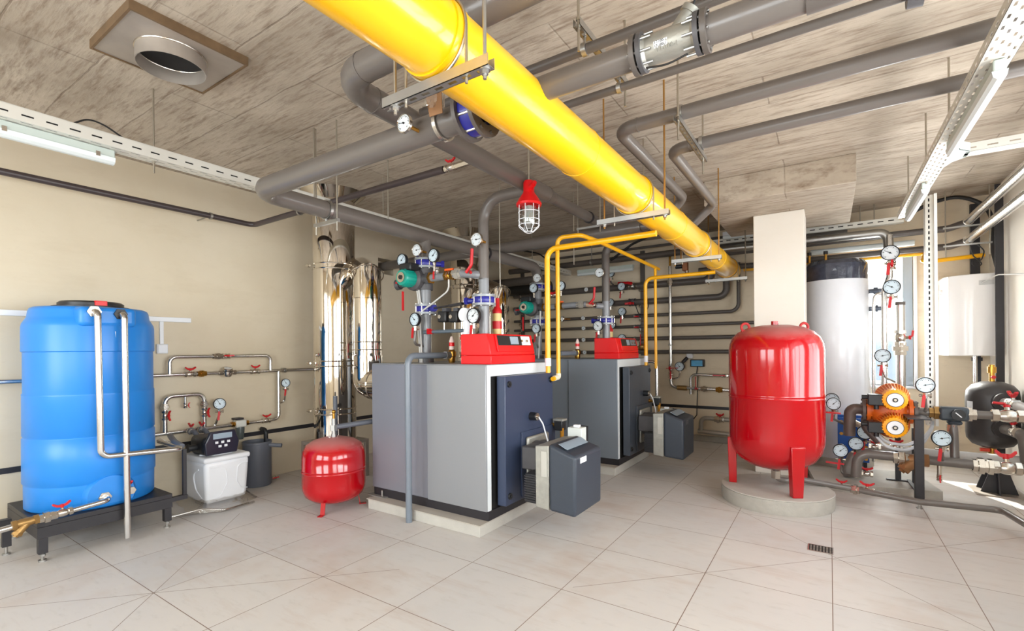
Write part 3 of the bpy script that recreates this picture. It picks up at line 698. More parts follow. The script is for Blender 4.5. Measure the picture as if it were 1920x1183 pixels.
# brown drain pipe high on the wall
zc = 2.73; xc = -5.0; yc = 2.668
bp_ = pipe('drain_pipe', 'dark brown pipe high along the left wall turning out under the grey pipes', 'pipe',
     [([V((xc, -1.6, zc)), V((xc, yc, zc)), V((-2.36, yc, zc+.01))], .0265)], BROWNP, .07,
     [('pipe_clamp', ring(MB(), (xc, oX(395, 403, xc).y, zc), (0, 1, 0), .027, .02, .006).cyl((xc-.03, oX(395, 403, xc).y, zc), (XL, oX(395, 403, xc).y, zc), .006), GALV),
      ('pipe_clamp', ring(MB(), (oY(562, 397, yc).x, yc, zc), (1, 0, 0), .027, .02, .006).cyl((oY(562, 397, yc).x, yc, zc+.03), (oY(562, 397, yc).x, yc, ZC), .006), GALV)])
valve('small red valve at the open end of the brown pipe under the ceiling', V((-2.3, yc, zc+.01)), (1, 0, 0), (.3, 0, 1), .02, .1)
build('galvanised_socket', MB().hexn((-2.25, yc, zc+.01), (-2.1, yc, zc+.015), .024), NICK, None, label='short silver socket between the brown pipe and the big grey pipe', cat='fitting')
# cable tray under the ceiling on the left
tr = thing('cable_tray', 'long perforated white cable tray under the ceiling along the left wall', 'cable tray', (-3.735, 3.4, 2.68))
TZ0, TZ1 = 2.68, 2.755
build('side_rail', MB().slotted((-3.68, -1.0, TZ0), (0, 1, 0), (0, 0, 1), 8.4, TZ1-TZ0, [.034], .1, .05, .009, (-.0015, 0, 0)).box(-3.69, -1, TZ1-.001, -3.68, 7.4, TZ1+.002), mat('white_galvanised', (222, 220, 212), .42, .35, .05, 3), tr)
build('side_rail', MB().box(-3.79, -1, TZ0, -3.7885, 7.4, TZ1), MAT['white_galvanised'], tr)
build('tray_base', MB().slotted((-3.682, -1.0, TZ0), (0, 1, 0), (-1, 0, 0), 8.4, .106, [.02, .053, .086], .1, .05, .009, (0, 0, .0015)), MAT['white_galvanised'], tr)
rd = [oZ(296, 160, ZC).y, 3.3, 4.7, 6.2]
for y in rd: build('hanger_rod', MB().cyl((-3.735, y, 2.6), (-3.735, y, ZC), .006, seg=8).hexn((-3.735, y, 2.667), (-3.735, y, 2.679), .012), RODM, tr)
pipe('power_cable', 'added black cables that darken the slots of the left ceiling tray', 'cable', [([V((-3.71, -.9, TZ0+.016)), V((-3.71, 7.2, TZ0+.016))], .012), ([V((-3.74, -.9, TZ0+.016)), V((-3.74, 7.2, TZ0+.016))], .012), ([V((-3.71, -.9, TZ0+.04)), V((-3.71, 7.2, TZ0+.04))], .012)], CABLE)  # cables put in so the slots look as dark as a shaded tray
def lamp(label, x, y0, y1, z, group=None, w=.08):
    t = thing('fluorescent_lamp', label, 'lamp', (x, (y0+y1)/2, z-.09), group)
    b = build('lamp_body', MB().box(x-w/2, y0, z-.05, x+w/2, y1, z), LAMPB, t, bevel=.006)
    build('diffuser', MB().prism([(x-w*.6, y0, z-.05), (x+w*.6, y0, z-.05), (x+w*.5, y0, z-.075), (x+w*.2, y0, z-.088), (x-w*.2, y0, z-.088), (x-w*.5, y0, z-.075)], (0, y1-y0, 0)), LAMPG, t)
    for k in range(4):
        yy = y0+(y1-y0)*(.06+.29*k)
        build('latch_clip', MB().box(x+w*.5, yy, z-.062, x+w*.66, yy+.02, z-.035), NICK, b)
    return t
lamp('long white fluorescent lamp under the left ceiling tray', -3.765, -.25, 1.13, 2.679, None, .06)
pipe('power_cable', 'short black cable looping above the left cable tray', 'cable', [([V((-3.74, oZ(130, 228, 2.78).y, 2.76)), V((-3.74, 1.0, 2.83)), V((-3.74, 1.08, 2.82)), V((-3.74, 1.2, 2.76))], .005)], CABLE, .2)
# ceiling flange with round collar
vt = thing('vent_collar', 'rusty steel plate with a round open duct collar on the ceiling', 'vent', (-3.155, 1.22, 3.03))
build('ceiling_plate', MB().box(-3.43, .938, ZC-.045, -2.885, 1.502, ZC), RUSTY, vt, bevel=.004)
fr_ = MB()
for x0, y0, x1, y1 in ((-3.44, .928, -2.875, .94), (-3.44, 1.5, -2.875, 1.512), (-3.44, .94, -3.428, 1.5), (-2.887, .94, -2.875, 1.5)): fr_.box(x0, y0, ZC-.05, x1, y1, ZC)
build('plate_edge', fr_, mat('rusty_edge', (122, 98, 72), .6, .4, .35, 20), vt)
build('weld_bead', MB().torus((-3.14, 1.215, ZC-.047), (0, 0, 1), .17, .006, 48, 8), NICK, vt)
build('collar', MB().pipe((-3.14, 1.215, 3.035), (-3.14, 1.215, ZC-.045), .17, .166, 48), RUSTY, vt)
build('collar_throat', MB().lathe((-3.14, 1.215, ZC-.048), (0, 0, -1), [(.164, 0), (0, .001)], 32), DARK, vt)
# ================================================================== CEILING: yellow gas main, grey mains, hangers
YX, YZ, YR = -1.1, 2.448, .1255
ym = thing('gas_main', 'thick yellow gas main pipe crossing the room under the ceiling', 'pipe', (YX, 3, YZ-YR))
build('pipe_run', MB().lathe((YX, -1.6, YZ), (0, 1, 0), [(0, 0), (YR, 0), (YR, 8.55), (YR*.93, 8.64), (YR*.7, 8.71), (0, 8.74)], 40), YEL, ym, ang=50)
for y in (1.2, 3.16, 5.0, 6.7): build('saddle_sleeve', MB().pipe((YX, y-.03, YZ), (YX, y+.03, YZ), YR+.006, YR-.001, 40), YEL, ym)
for y in (.55, 2.3, 4.1, 5.9): build('weld_seam', MB().torus((YX, y, YZ), (0, 1, 0), YR, .003, 40, 6), YEL, ym)
def hanger(label, y, x0, x1, z, rods, m=None, rm=None, w=.036, group=None):
    """trapeze under the gas main: slotted channel, two rods, U-bolt"""
    t = thing('pipe_hanger', label, 'hanger', ((x0+x1)/2, y, z))
    c = MB().slotted((x0, y-w/2, z), (1, 0, 0), (0, 1, 0), x1-x0, w, [w/2], .06, .035, .013, (0, 0, .002))
    c.box(x0, y-w/2, z, x1, y-w/2+.002, z+w).box(x0, y+w/2-.002, z, x1, y+w/2, z+w)
    build('channel', c, m or GALV, t)
    for i, x in enumerate(rods):
        build('threaded_rod', MB().cyl((x, y, z-.03), (x, y, ZC), .0062, seg=8), (rm or [RODM, RODM])[i], t)
        build('nut', MB().hexn((x, y, z-.016), (x, y, z-.001), .012).cyl((x, y, z-.004), (x, y, z), .018, seg=12), GALV, t)
    if group: return t
    a = MB().torus((YX, y, YZ), (0, 1, 0), YR+.011, .005, 40, 8, 0, 2*pi)
    a.cyl((YX-YR-.011, y, z-.02), (YX-YR-.011, y, YZ), .005, seg=8).cyl((YX+YR+.011, y, z-.02), (YX+YR+.011, y, YZ), .005, seg=8)
    build('u_bolt', a, RODM, t)
    return t
hz = YZ-YR-.045
hanger('steel trapeze hanger with clamp under the nearest part of the yellow gas main', 1.2, -1.34, -.865, hz, (-1.29, -.89), None, [RODM, GALV])
hanger('second steel trapeze hanger along the yellow gas main', 3.16, -1.36, -.86, hz, (-1.31, -.89), None, [RODY, RODY])
hanger('third steel trapeze hanger along the yellow gas main', 5.0, -1.34, -.865, hz, (-1.31, -.89), None, [RODY, RODY])
hanger('last steel trapeze hanger near the far end of the yellow gas main', 6.7, -1.36, -.86, hz, (-1.32, -.88), None, [RODY, RODM])
# ---- grey main A (upper, nearest boiler flow)
AX, AY, AZ, AR = -1.99, 1.475, 2.72, .066
RX, RY = -2.515, 3.35            # flow riser of the front boiler
pipe('heating_pipe', 'thick grey flow pipe with an elbow passing behind the yellow gas main under the ceiling', 'pipe',
     [([V((1.2, AY, AZ)), V((AX, AY, AZ)), V((AX, 3.55, AZ))], AR), ([V((AX, 3.5, AZ)), V((AX, 5.6, AZ)), V((-2.31, 5.6, AZ)), V((-2.31, 5.6, 2.0))], .048),
      ([V((AX, RY, AZ)), V((RX, RY, AZ)), V((RX, RY, 2.02))], .046)], GREY, .2,
     [('weld_ring', ring(MB(), (AX+.2, AY, AZ), (1, 0, 0), AR, .008, .002), GREY), ('weld_ring', ring(MB(), (AX, AY+.22, AZ), (0, 1, 0), AR, .008, .002), GREY), ('reducer', MB().cyl((AX, 3.54, AZ), (AX, 3.64, AZ), AR+.002, .05, 24), GREY),
      ('pipe_clamp', ring(MB(), (AX, 4.4, AZ), (0, 1, 0), .049, .025, .008), BLACKM)])
# ---- grey main B (lower, return) with butterfly valve and big strainer
BX, BY, BZ, BR = -3.235, 1.754, 2.5, .069
BR2 = .05
SX0, SX1 = oY(1205, 105, BY).x, oY(1310, 68, BY).x
fl_ = [flange(MB(), (x, BY, BZ), (1, 0, 0), BR2, .018, 8, .005, .072) for x in (SX0-.024, SX1+.024)]
VX = oY(893, 222, BY).x
fb = [flange(MB(), (x, BY, BZ), (1, 0, 0), BR, .02, 8, .009, .12) for x in (VX-.045, VX+.045)]
NX = oY(1512, 0, BY).x
pipe('heating_pipe', 'thick grey return pipe under the ceiling with flanged strainer right of the yellow gas main', 'pipe',
     [([V((VX+.05, BY, BZ)), V((SX0-.024, BY, BZ))], BR2), ([V((SX1+.024, BY, BZ)), V((1.5, BY, BZ))], BR2),
      ([V((VX-.05, BY, BZ)), V((BX, BY, BZ)), V((BX, 5.5, BZ)), V((BX, 5.5, 2.2))], BR*.96), ([V((BX, 3.375, BZ)), V((BX, 3.375, 2.25))], .055)], GREY, .15,
     [('flange', f, GREYD) for f in fl_+fb]+[
      ('pipe_clamp', ring(MB(), (oY(832, 236, BY).x, BY, BZ), (1, 0, 0), BR+.004, .02, .007).cyl((oY(832, 236, BY).x, BY, BZ+.07), (oY(832, 236, BY).x, BY, ZC), .006), NICK),
      ('pipe_clamp', ring(MB(), (BX, oX(612, 388, BX).y, BZ), (0, 1, 0), BR, .022, .008), GALV), ('pipe_clamp', ring(MB(), (BX, 4.35, BZ), (0, 1, 0), BR, .03, .008), BLACKM),
      ('reducer', MB().cyl((NX, BY, BZ), (NX+.12, BY, BZ), BR2+.006, BR2+.006, 24), GREYD), ('flange', flange(MB(), (NX+.3, BY, BZ), (1, 0, 0), BR2, .03, 8, .007, .09), CASTG)])
bv = thing('butterfly_valve', 'blue butterfly valve on the grey return pipe just behind the yellow gas main', 'valve', (VX, BY, BZ))
build('valve_ring', MB().pipe((VX-.033, BY, BZ), (VX+.033, BY, BZ), .1, .05, 28), BLUEV, bv)
build('valve_neck', MB().cyl((VX, BY, BZ+.08), (VX, BY, BZ+.2), .02).cyl((VX, BY, BZ+.19), (VX, BY, BZ+.21), .035), BLUEV, bv)
for k in range(8):
    a = 2*pi*(k+.5)/8; build('tie_bolt', MB().cyl((VX-.06, BY+.1*cos(a), BZ+.1*sin(a)), (VX+.06, BY+.1*cos(a), BZ+.1*sin(a)), .006, seg=8), NICK, bv)
# flanged Y strainer
ss = thing('flanged_strainer', 'big flanged cast strainer on the thick grey pipe right of the yellow gas main', 'strainer', ((SX0+SX1)/2, BY, BZ))
Ls = SX1-SX0
build('strainer_body', MB().lathe((SX0, BY, BZ), (1, 0, 0), [(BR2*1.25, 0), (BR2*.98, Ls*.1), (BR2*1.02, Ls*.2), (BR2*1.05, Ls*.8), (BR2*.98, Ls*.9), (BR2*1.25, Ls)], 28), ALU, ss)
build('strainer_branch', MB().cyl((SX0+Ls*.5, BY, BZ), (SX0+Ls*.86, BY, BZ+.085), .032, .03, 20).cyl((SX0+Ls*.84, BY, BZ+.08), (SX0+Ls*.9, BY, BZ+.095), .036), ALU, ss)
for x in (SX0, SX1): build('strainer_flange', flange(MB(), (x, BY, BZ), (1, 0, 0), BR2, .016, 8, .005, .07), CASTG, ss)
for k in range(8):
    a = 2*pi*(k+.5)/8; c = (.058*cos(a), .058*sin(a))
    build('flange_stud', MB().cyl((SX0-.04, BY+c[0], BZ+c[1]), (SX0+.045, BY+c[0], BZ+c[1]), .0046, seg=8), GALV, ss); build('flange_stud', MB().cyl((SX1-.045, BY+c[0], BZ+c[1]), (SX1+.04, BY+c[0], BZ+c[1]), .0046, seg=8), GALV, ss)
th_ = radians(-38)
def onb(x, a, r): return V((x, BY+r*-cos(a), BZ+r*sin(a)))
lb = MB(); a0, a1 = radians(-5), radians(-30)
lb._add([onb(SX0+Ls*.28, a0, BR2*1.055), onb(SX0+Ls*.52, a0, BR2*1.055), onb(SX0+Ls*.52, a1, BR2*1.055), onb(SX0+Ls*.28, a1, BR2*1.055)], [(0, 1, 2, 3)])
build('rating_label', lb, WHITE, ss)
def text(name, body, size, M, m, parent, ext=.0015):
    cu = bpy.data.curves.new(name, 'FONT'); cu.body = body; cu.size = size; cu.extrude = ext; cu.align_x = 'CENTER'; cu.align_y = 'CENTER'
    ob = bpy.data.objects.new(name, cu); COL.objects.link(ob); bpy.context.view_layer.update()
    dg = bpy.context.evaluated_depsgraph_get(); me = bpy.data.meshes.new_from_object(ob.evaluated_get(dg)); bpy.data.objects.remove(ob)
    off = absloc(parent)
    for v in me.vertices: v.co = (M @ v.co)-off
    me.materials.clear(); me.materials.append(m); o = bpy.data.objects.new(name, me); COL.objects.link(o); o.parent = parent; return o
text('cast_lettering', '17-100-1', .022, Matrix.Translation((SX0+Ls*.5, BY-BR2*.86, BZ-BR2*.62)) @ Matrix.Rotation(radians(130), 4, 'X'), ALU, ss, .003)
text('label_print', '17-100-1\n17-100-1', .012, Matrix.Translation((SX0+Ls*.4, BY-BR2*1.03, BZ-BR2*.31)) @ Matrix.Rotation(radians(107), 4, 'X'), INK, ss, .0003)
pipe('sensor_cable', 'thin black sensor cable hooked over the flanged strainer under the ceiling', 'cable',
     [([V((SX0+Ls*.9, BY, BZ+.095)), V((SX0+Ls*1.1, BY-.02, BZ+.2)), V((SX0+Ls*1.35, BY+.02, BZ+.24)), V((SX0+Ls*1.75, BY+.02, BZ+.15)), V((SX0+Ls*1.85, BY, BZ+.05))], .004)], CABLE, .12)
pipe('earth_wire', 'thin black wire bridging the bottom of the flanged strainer', 'cable', [([V((SX0+.02, BY-.02, BZ-.07)), V(((SX0+SX1)/2, BY-.03, BZ-.09)), V((SX1-.03, BY-.03, BZ-.075))], .0035)], CABLE, .15)
# ---- thin grey pipes on the short trapeze
C1Y, C1Z, C2Y, C2Z = 1.963, 2.74, 2.386, 2.76
pipe('heating_pipe', 'thin grey pipe under the ceiling above the flanged strainer', 'pipe', [([V((-1.9, C1Y, C1Z)), V((1.5, C1Y, C1Z))], .0225)], GREYD,
     parts=[('pipe_clamp', ring(MB(), (-.9, C1Y, C1Z), (1, 0, 0), .0225, .022, .006).cyl((-.9, C1Y, C1Z+.02), (-.9, C1Y, 2.8), .006), GALV)])
c2e = oY(1700, 0, C2Y).x
pipe('heating_pipe', 'thin grey pipe under the ceiling below the flanged strainer', 'pipe', [([V((-1.3, C2Y, C2Z)), V((c2e, C2Y, C2Z))], .0205)], GREYD,
     parts=[('pipe_clamp', ring(MB(), (-.9, C2Y, C2Z), (1, 0, 0), .0205, .022, .006).cyl((-.9, C2Y, C2Z+.02), (-.9, C2Y, 2.8), .006), GALV),
            ('valve_stub', MB().cyl((c2e, C2Y, C2Z), (c2e+.05, C2Y, C2Z), .05, .055).cyl((c2e+.05, C2Y, C2Z), (c2e+.16, C2Y, C2Z), .035).cyl((c2e+.16, C2Y, C2Z), (c2e+.2, C2Y, C2Z), .055), CASTG)])
def strut(label, x, y0, y1, z, rods, w=.034):
    t = thing('strut_hanger', label, 'hanger', (x, (y0+y1)/2, z))
    c = MB().slotted((x-w/2, y0, z), (0, 1, 0), (1, 0, 0), y1-y0, w, [w/2], .06, .035, .013, (0, 0, .002))
    c.box(x-w/2, y0, z, x-w/2+.002, y1, z+w).box(x+w/2-.002, y0, z, x+w/2, y1, z+w)
    build('channel', c, GALV, t)
    for y in rods:
        build('threaded_rod', MB().cyl((x, y, z-.1), (x, y, ZC), .0062, seg=8).hexn((x, y, z+w), (x, y, z+w+.012), .012), RODM, t)
    return t
strut('slotted strut on two rods carrying the two thin grey ceiling pipes', -.9, 1.88, 2.5, 2.8, (1.9, 2.47))
# ---- C3 and C4: the pair with elbows
C3Y, C3Z, C3X, C4Y, C4X = 2.965, 2.82, -1.13, 3.476, -.934
D1Y, D1Z, D2Y, D2Z = 4.66, 2.62, 5.08, 2.74
pipe('heating_pipe', 'grey pipe with two elbows right of the yellow gas main, the nearer of the pair', 'pipe',
     [([V((1.5, C3Y, C3Z)), V((C3X, C3Y, C3Z)), V((C3X, D1Y, C3Z)), V((C3X-.25, D1Y+.02, D1Z)), V((-1.6, D1Y+.02, D1Z))], .041), ([V((-1.55, D1Y+.02, D1Z)), V((XL-.15, D1Y+.04, D1Z))], .062)], GREY, .1,
     [('weld_ring', ring(MB(), (C3X+.13, C3Y, C3Z), (1, 0, 0), .041, .008, .003), GREY), ('pipe_clamp', ring(MB(), (-.735, C3Y, C3Z), (1, 0, 0), .041, .022, .007), GALV)])
pipe('heating_pipe', 'grey pipe with two elbows right of the yellow gas main, the farther of the pair', 'pipe',
     [([V((1.5, C4Y, C3Z)), V((C4X, C4Y, C3Z)), V((C4X, 5.02, C3Z)), V((C4X-.28, 5.06, C3Z-.22)), V((-1.7, D2Y, D2Z-.08))], .04), ([V((-1.6, D2Y, D2Z-.05)), V((-4.6, D2Y, D2Z-.02))], .062)], GREY, .1,
     [('weld_ring', ring(MB(), (C4X+.13, C4Y, C3Z), (1, 0, 0), .04, .008, .003), GREY), ('pipe_clamp', ring(MB(), (-.725, C4Y, C3Z), (1, 0, 0), .04, .022, .007), GALV)])
strut('slotted strut carrying the pair of grey pipes with elbows near the drop panel', -.735, 2.86, 3.62, 2.735, (2.9, 3.57))
# loose rods hanging from the ceiling
lr = thing('pipe_hanger', 'thin hanger bar on two rods where the grey flow pipe passes the red caged lamp', 'hanger', (AX, 4.4, 2.6))
build('channel', MB().box(AX-.13, 4.39, 2.61, AX+.13, 4.41, 2.63), GALV, lr)
for x in (-.12, .12): build('threaded_rod', MB().cyl((AX+x, 4.4, 2.56), (AX+x, 4.4, ZC), .006, seg=8), RODM, lr)
lr = thing('pipe_hanger', 'small two rod hanger bar under the lower grey pipe near the steel chimney', 'hanger', (BX, oX(612, 388, BX).y, 2.38))
yy = oX(612, 388, BX).y
build('channel', MB().box(BX-.15, yy-.012, 2.385, BX+.15, yy+.012, 2.41), GALV, lr)
build('bracket_bolt', MB().cyl((BX, yy, 2.41), (BX, yy, 2.43), .012), GALV, lr)
for x in (-.13, .13): build('threaded_rod', MB().cyl((BX+x, yy, 2.32), (BX+x, yy, ZC), .006, seg=8), RODM, lr)
for lab, px, py, zb in (('thin ceiling rod with a hooked lower end beside the front flow riser', 936, 330, 2.05), ('pale rod hanging from the ceiling beyond the steel chimney', 727, 300, 2.5),
                    ('thin rod hanging from the ceiling left of the grey elbow pipe above the white tray', 588, 240, 2.58)):
    p = oZ(px, py, ZC)
    m_ = MB().cyl((p.x, p.y, zb), (p.x, p.y, ZC), .0058, seg=8)
    if 'hooked' in lab: m_.tube([(p.x, p.y, zb), (p.x+.02, p.y, zb-.02), (p.x-.06, p.y, zb-.2), (p.x-.03, p.y, zb-.2)], .004, .01, 8)
    build('threaded_rod', m_, RODM, label=lab, cat='rod')
# brown card and sensor box beside the gauge
p = oY(805, 178, 1.62)
cb_ = thing('card_packing', 'brown card with clear packing hanging beside the ceiling gauge and yellow pipe', 'card', p)
build('card', MB().prism([p+V((-.045, 0, .09)), p+V((.05, .02, .1)), p+V((.06, .02, -.09)), p+V((-.0, 0, -.1))], (0, .003, 0)), CARD, cb_)
rg = random.Random(5); vs = []
for j in range(6):
    for i in range(6): vs.append(p+V((-.02+.016*i, -.012-.02*rg.random(), .05-.026*j)))
build('film_wrap', MB()._add(vs, [(j*6+i, j*6+i+1, j*6+i+7, j*6+i+6) for j in range(5) for i in range(5)]), FILM, cb_)
gauge('round silver dial thermometer on the grey return pipe below the near yellow pipe hanger', oY(757, 231, 1.6), .044, 0, 'T', .1, needle=-80)
# ---- red caged lamp
lp = V((-1.9, 3.11, 2.3)); lz = 2.3
rl = thing('caged_lamp', 'red ceiling lamp with a white wire cage hanging below the grey pipe', 'lamp', (lp.x, lp.y, lz))
build('lamp_housing', MB().lathe((lp.x, lp.y, 0), (0, 0, 1), [(.088, lz+.198), (.096, lz+.2), (.098, lz+.215), (.088, lz+.232), (.082, lz+.24), (.078, lz+.25), (.05, lz+.29), (.042, lz+.305), (.042, lz+.375), (.034, lz+.39), (0, lz+.392)], 28), REDP, rl)
build('cable_gland', MB().cyl((lp.x+.03, lp.y-.02, lz+.33), (lp.x+.075, lp.y-.05, lz+.34), .02).cyl((lp.x+.07, lp.y-.047, lz+.34), (lp.x+.09, lp.y-.06, lz+.345), .016), REDP, rl)
build('hanger_rod', MB().cyl((lp.x, lp.y, lz+.39), (lp.x, lp.y, ZC), .008), RODM, rl)
build('glass_globe', MB().lathe((lp.x, lp.y, 0), (0, 0, 1), [(.06, lz+.198), (.06, lz+.1), (.05, lz+.05), (.03, lz+.025), (0, lz+.02)], 24), LGLASS, rl)
build('bulb', MB().lathe((lp.x, lp.y, 0), (0, 0, 1), [(.028, lz+.196), (.03, lz+.15), (.044, lz+.11), (.04, lz+.075), (.0, lz+.06)], 20), LAMPG, rl)
cg = MB()
for k in range(8):
    a = 2*pi*k/8+.2; c, s_ = cos(a), sin(a)
    cg.tube([(lp.x+.081*c, lp.y+.081*s_, lz+.2), (lp.x+.081*c, lp.y+.081*s_, lz+.045), (lp.x+.03*c, lp.y+.03*s_, lz)], .0027, .02, 6)
for r_, z_ in ((.081, .15), (.081, .09), (.081, .05), (.03, 0)): cg.torus((lp.x, lp.y, lz+z_), (0, 0, 1), r_, .0027, 28, 6)
build('wire_cage', cg, WHITE, rl)
# ---- small yellow gas pipes to the burners
g1 = 3.67
def gaslines(dx, dy, lab1, lab2, zt, xs, drop2):
    pass
zg = 2.29
pipe('gas_pipe', 'yellow branch pipe from the gas main dropping to the front boiler', 'pipe', [([V((YX, g1, zg)), V((-2.07, g1+.02, zg)), V((-2.07, g1+.02, 1.33))], .024)], YELS, .09,
     [('collar', MB().cyl((-2.07, g1+.02, 1.26), (-2.07, g1+.02, 1.33), .027), WHITE), ('lower_end', MB().cyl((-2.07, g1+.02, 1.2), (-2.07, g1+.02, 1.26), .021), YELS), ('weld_ring', ring(MB(), (-1.96, g1+.02, zg), (1, 0, 0), .024, .006, .003), YELS)])
p_e = oX(1047, 706, -2.05); yv = p_e.y
tp = oX(1102, 445, -1.75)
zg2 = oX(1060, 452, -2.05).z
pipe('gas_pipe', 'thinner yellow vent pipe looping from the front boiler back towards the far boiler', 'pipe',
     [([V((-2.05, yv, p_e.z)), V((-2.05, yv, zg2)), V((-1.83, yv+.02, zg2)), V((-1.8, yv+.35, zg2)), V((-1.8, 6.1, zg2))], .0195), ([V((-1.8, 5.95, zg2)), V((-1.8, 5.95, 1.16))], .0175)], YELS, .06,
     [('elbow', MB().tube([V((-2.05, yv, p_e.z+.03)), V((-2.05, yv, p_e.z-.005)), V((-2.05, yv-.08, p_e.z-.012))], .024, .02), mat('whitish_fitting', (225, 215, 190), .4)),
      ('lower_end', MB().tube([V((-2.05, yv-.07, p_e.z-.012)), V((-2.05, yv-.11, p_e.z-.016))], .02), YELS)])
g2x = oX(1210, 520, -1.92)
pipe('gas_pipe', 'yellow branch pipe from the gas main dropping to the far boiler', 'pipe', [([V((YX, g2x.y, zg)), V((-1.92, g2x.y, zg)), V((-1.92, g2x.y, 1.32))], .0225)], YELS, .09,
     [('collar', MB().cyl((-1.92, g2x.y, 1.24), (-1.92, g2x.y, 1.32), .0255), WHITE), ('lower_end', MB().cyl((-1.92, g2x.y, 1.18), (-1.92, g2x.y, 1.24), .02), YELS)])
# ================================================================== BOILERS, FLUES AND THEIR FITTINGS
def boiler(dx, dy, label, side, door, who, plin):
    o = V((dx, dy, 0)); X0, X1, Y0, Y1 = -3.5+dx, -2.2+dx, 2.93+dy, 3.95+dy
    pl = thing('concrete_plinth', plin, 'plinth', ((X0+X1)/2, (Y0+Y1)/2, 0))
    build('plinth_body', MB().box(X0+.06, Y0-.092, 0, X1+.013, Y1+.08, .083), CONCP, pl, bevel=.004)
    build('plinth_top', MB().box(X0+.05, Y0-.1, .0831, X1+.02, Y1+.09, .092), mat('plinth_tile', (176, 168, 158), .6, 0, .1), pl)
    t = thing('boiler', label, 'boiler', ((X0+X1)/2, (Y0+Y1)/2, .092))
    build('base_frame', MB().box(X0+.02, Y0+.012, .0925, X1+.02, Y1-.012, .164), BLACKM, t)
    build('body_casing', MB().box(X0, Y0+.012, .164, X1, Y1, 1.285), side[1], t, bevel=.004)
    build('side_panel', MB().box(X0+.7, Y0-.004, .164, X1+.012, Y0+.0115, 1.287), side[0], t, bevel=.004)
    build('top_panel', MB().box(X0+.01, Y0+.0125, 1.2855, X1+.012, Y1, 1.292), side[0], t)
    build('front_frame', MB().box(X1+.0005, Y0+.012, 1.2, X1+.0125, Y1, 1.285).box(X1+.0005, Y0+.012, .164, X1+.0125, Y0+.06, 1.2).box(X1+.0005, Y1-.06, .164, X1+.0125, Y1, 1.2), BOILF, t)
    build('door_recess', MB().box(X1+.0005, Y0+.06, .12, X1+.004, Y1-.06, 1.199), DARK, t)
    xd = X1+.11
    dr = build('burner_door', MB().box(X1+.03, Y0+.115, .19, xd, Y0+.88, 1.198), door, t, bevel=.006)
    for y in (Y0+.17, Y0+.84):
        for z in (1.135, .26):
            build('door_bolt', MB().cyl((xd, y, z), (xd+.012, y, z), .026, .024, 20), BLACK, dr)
            build('bolt_cap', MB().cyl((xd+.012, y, z), (xd+.02, y, z), .011, seg=6), BLACK, dr)
    sg = oX(995, 780, -2.09) if dx == 0 else oX(1207, 737, -1.89)
    sy, sz = sg.y, sg.z
    sgp = build('sight_glass', MB().cyl((xd, sy, sz), (xd+.06, sy, sz), .034, seg=20), BLACK, t)
    build('sight_cap', MB().cyl((xd+.06, sy, sz), (xd+.068, sy, sz), .03, seg=20).cyl((xd+.068, sy, sz), (xd+.08, sy, sz), .014), NICK, sgp)
    wir = [V((xd+.075, sy, sz)), V((xd+.1, sy+.03, sz-.06)), V((xd+.12, sy+.07, sz-.2)), V((xd+.13, sy+.08, sz-.3))]
    if dx == 0:
        cbm = MB().tube(wir, .006, .08, 8)
        cbm.torus((xd+.125, sy+.065, sz-.235), (1, .5, 0), .035, .007, 20, 8).torus((xd+.13, sy+.07, sz-.25), (1, .2, .2), .03, .006, 20, 8)
        build('sensor_cable', cbm, WHITE, t)
    else:
        build('sensor_cable', MB().tube(wir, .006, .1, 8), WHITE, t)
    mp = oX(975, 820, -2.085)
    zt = .735
    build('burner_plate', MB().box(xd, Y0+.335, .215, xd+.012, Y0+.9, zt), door, t, bevel=.002)
    # burner
    b = thing('burner', 'charcoal covered burner unit on the door of the %s boiler' % who, 'burner', (-1.75+dx, 3.28+dy, .24))
    xb, yb = X1, dy
    build('mounting_flange', MB().box(xd+.013, 3.31+yb, .3, xd+.045, 3.66+yb, .69), ALU, b, bevel=.02, seg=3)
    build('blast_neck', MB().cyl((xd+.04, 3.42+yb, .52), (xb+.38, 3.42+yb, .52), .13, seg=28), CASTG, b)
    build('neck_block', MB().box(xd+.046, 3.2+yb, .46, xb+.37, 3.55+yb, .64), CASTG, b, bevel=.01)
    lv = build('fan_housing', MB().box(xb+.27, 3.07+yb, .25, xb+.37, 3.5+yb, .47), BLACK, b, bevel=.006)
    sl = MB()
    for k in range(11): sl.box(xb+.268, 3.062+yb, .265+k*.018, xb+.366, 3.07+yb, .274+k*.018)
    build('louvre_slats', sl, BLACKM, lv)
    bd = build('housing_band', MB().prism([(xb+.371, 3.055+yb, .235), (xb+.485, 3.055+yb, .225), (xb+.485, 3.055+yb, .7), (xb+.371, 3.055+yb, .69)], (0, .46, 0)), ALU, b, bevel=.006)
    build('rating_plate', MB().box(xb+.425, 3.049+yb, .47, xb+.472, 3.054+yb, .655), mat('dull_plate', (186, 184, 176), .5, .2), bd)
    cv = MB().prism([(xb+.486, 3.05+yb, .225), (xb+.7, 3.05+yb, .21), (xb+.705, 3.05+yb, .64), (xb+.62, 3.05+yb, .665), (xb+.486, 3.05+yb, .715)], (0, .46, 0))
    build('burner_cover', cv, COVER, b, bevel=.022, seg=3)
    build('control_strip', MB().prism([(xb+.6, 3.09+yb, .6845), (xb+.622, 3.09+yb, .677), (xb+.566, 3.09+yb, .708), (xb+.545, 3.09+yb, .712)], (0, .36, 0)), mat('grey_blue_strip', (140, 156, 170), .35), b, bevel=.003)
    build('name_plate', MB().box(xb+.706, 3.12+yb, .585, xb+.71, 3.22+yb, .625), WHITE if dx == 0 else mat('dark_plate', (84, 84, 90), .4), b)
    # gas train by the burner
    g = thing('gas_valve', 'small white gas valve box behind the burner of the %s boiler' % who, 'valve', (xb+.5, 3.62+yb, .66))
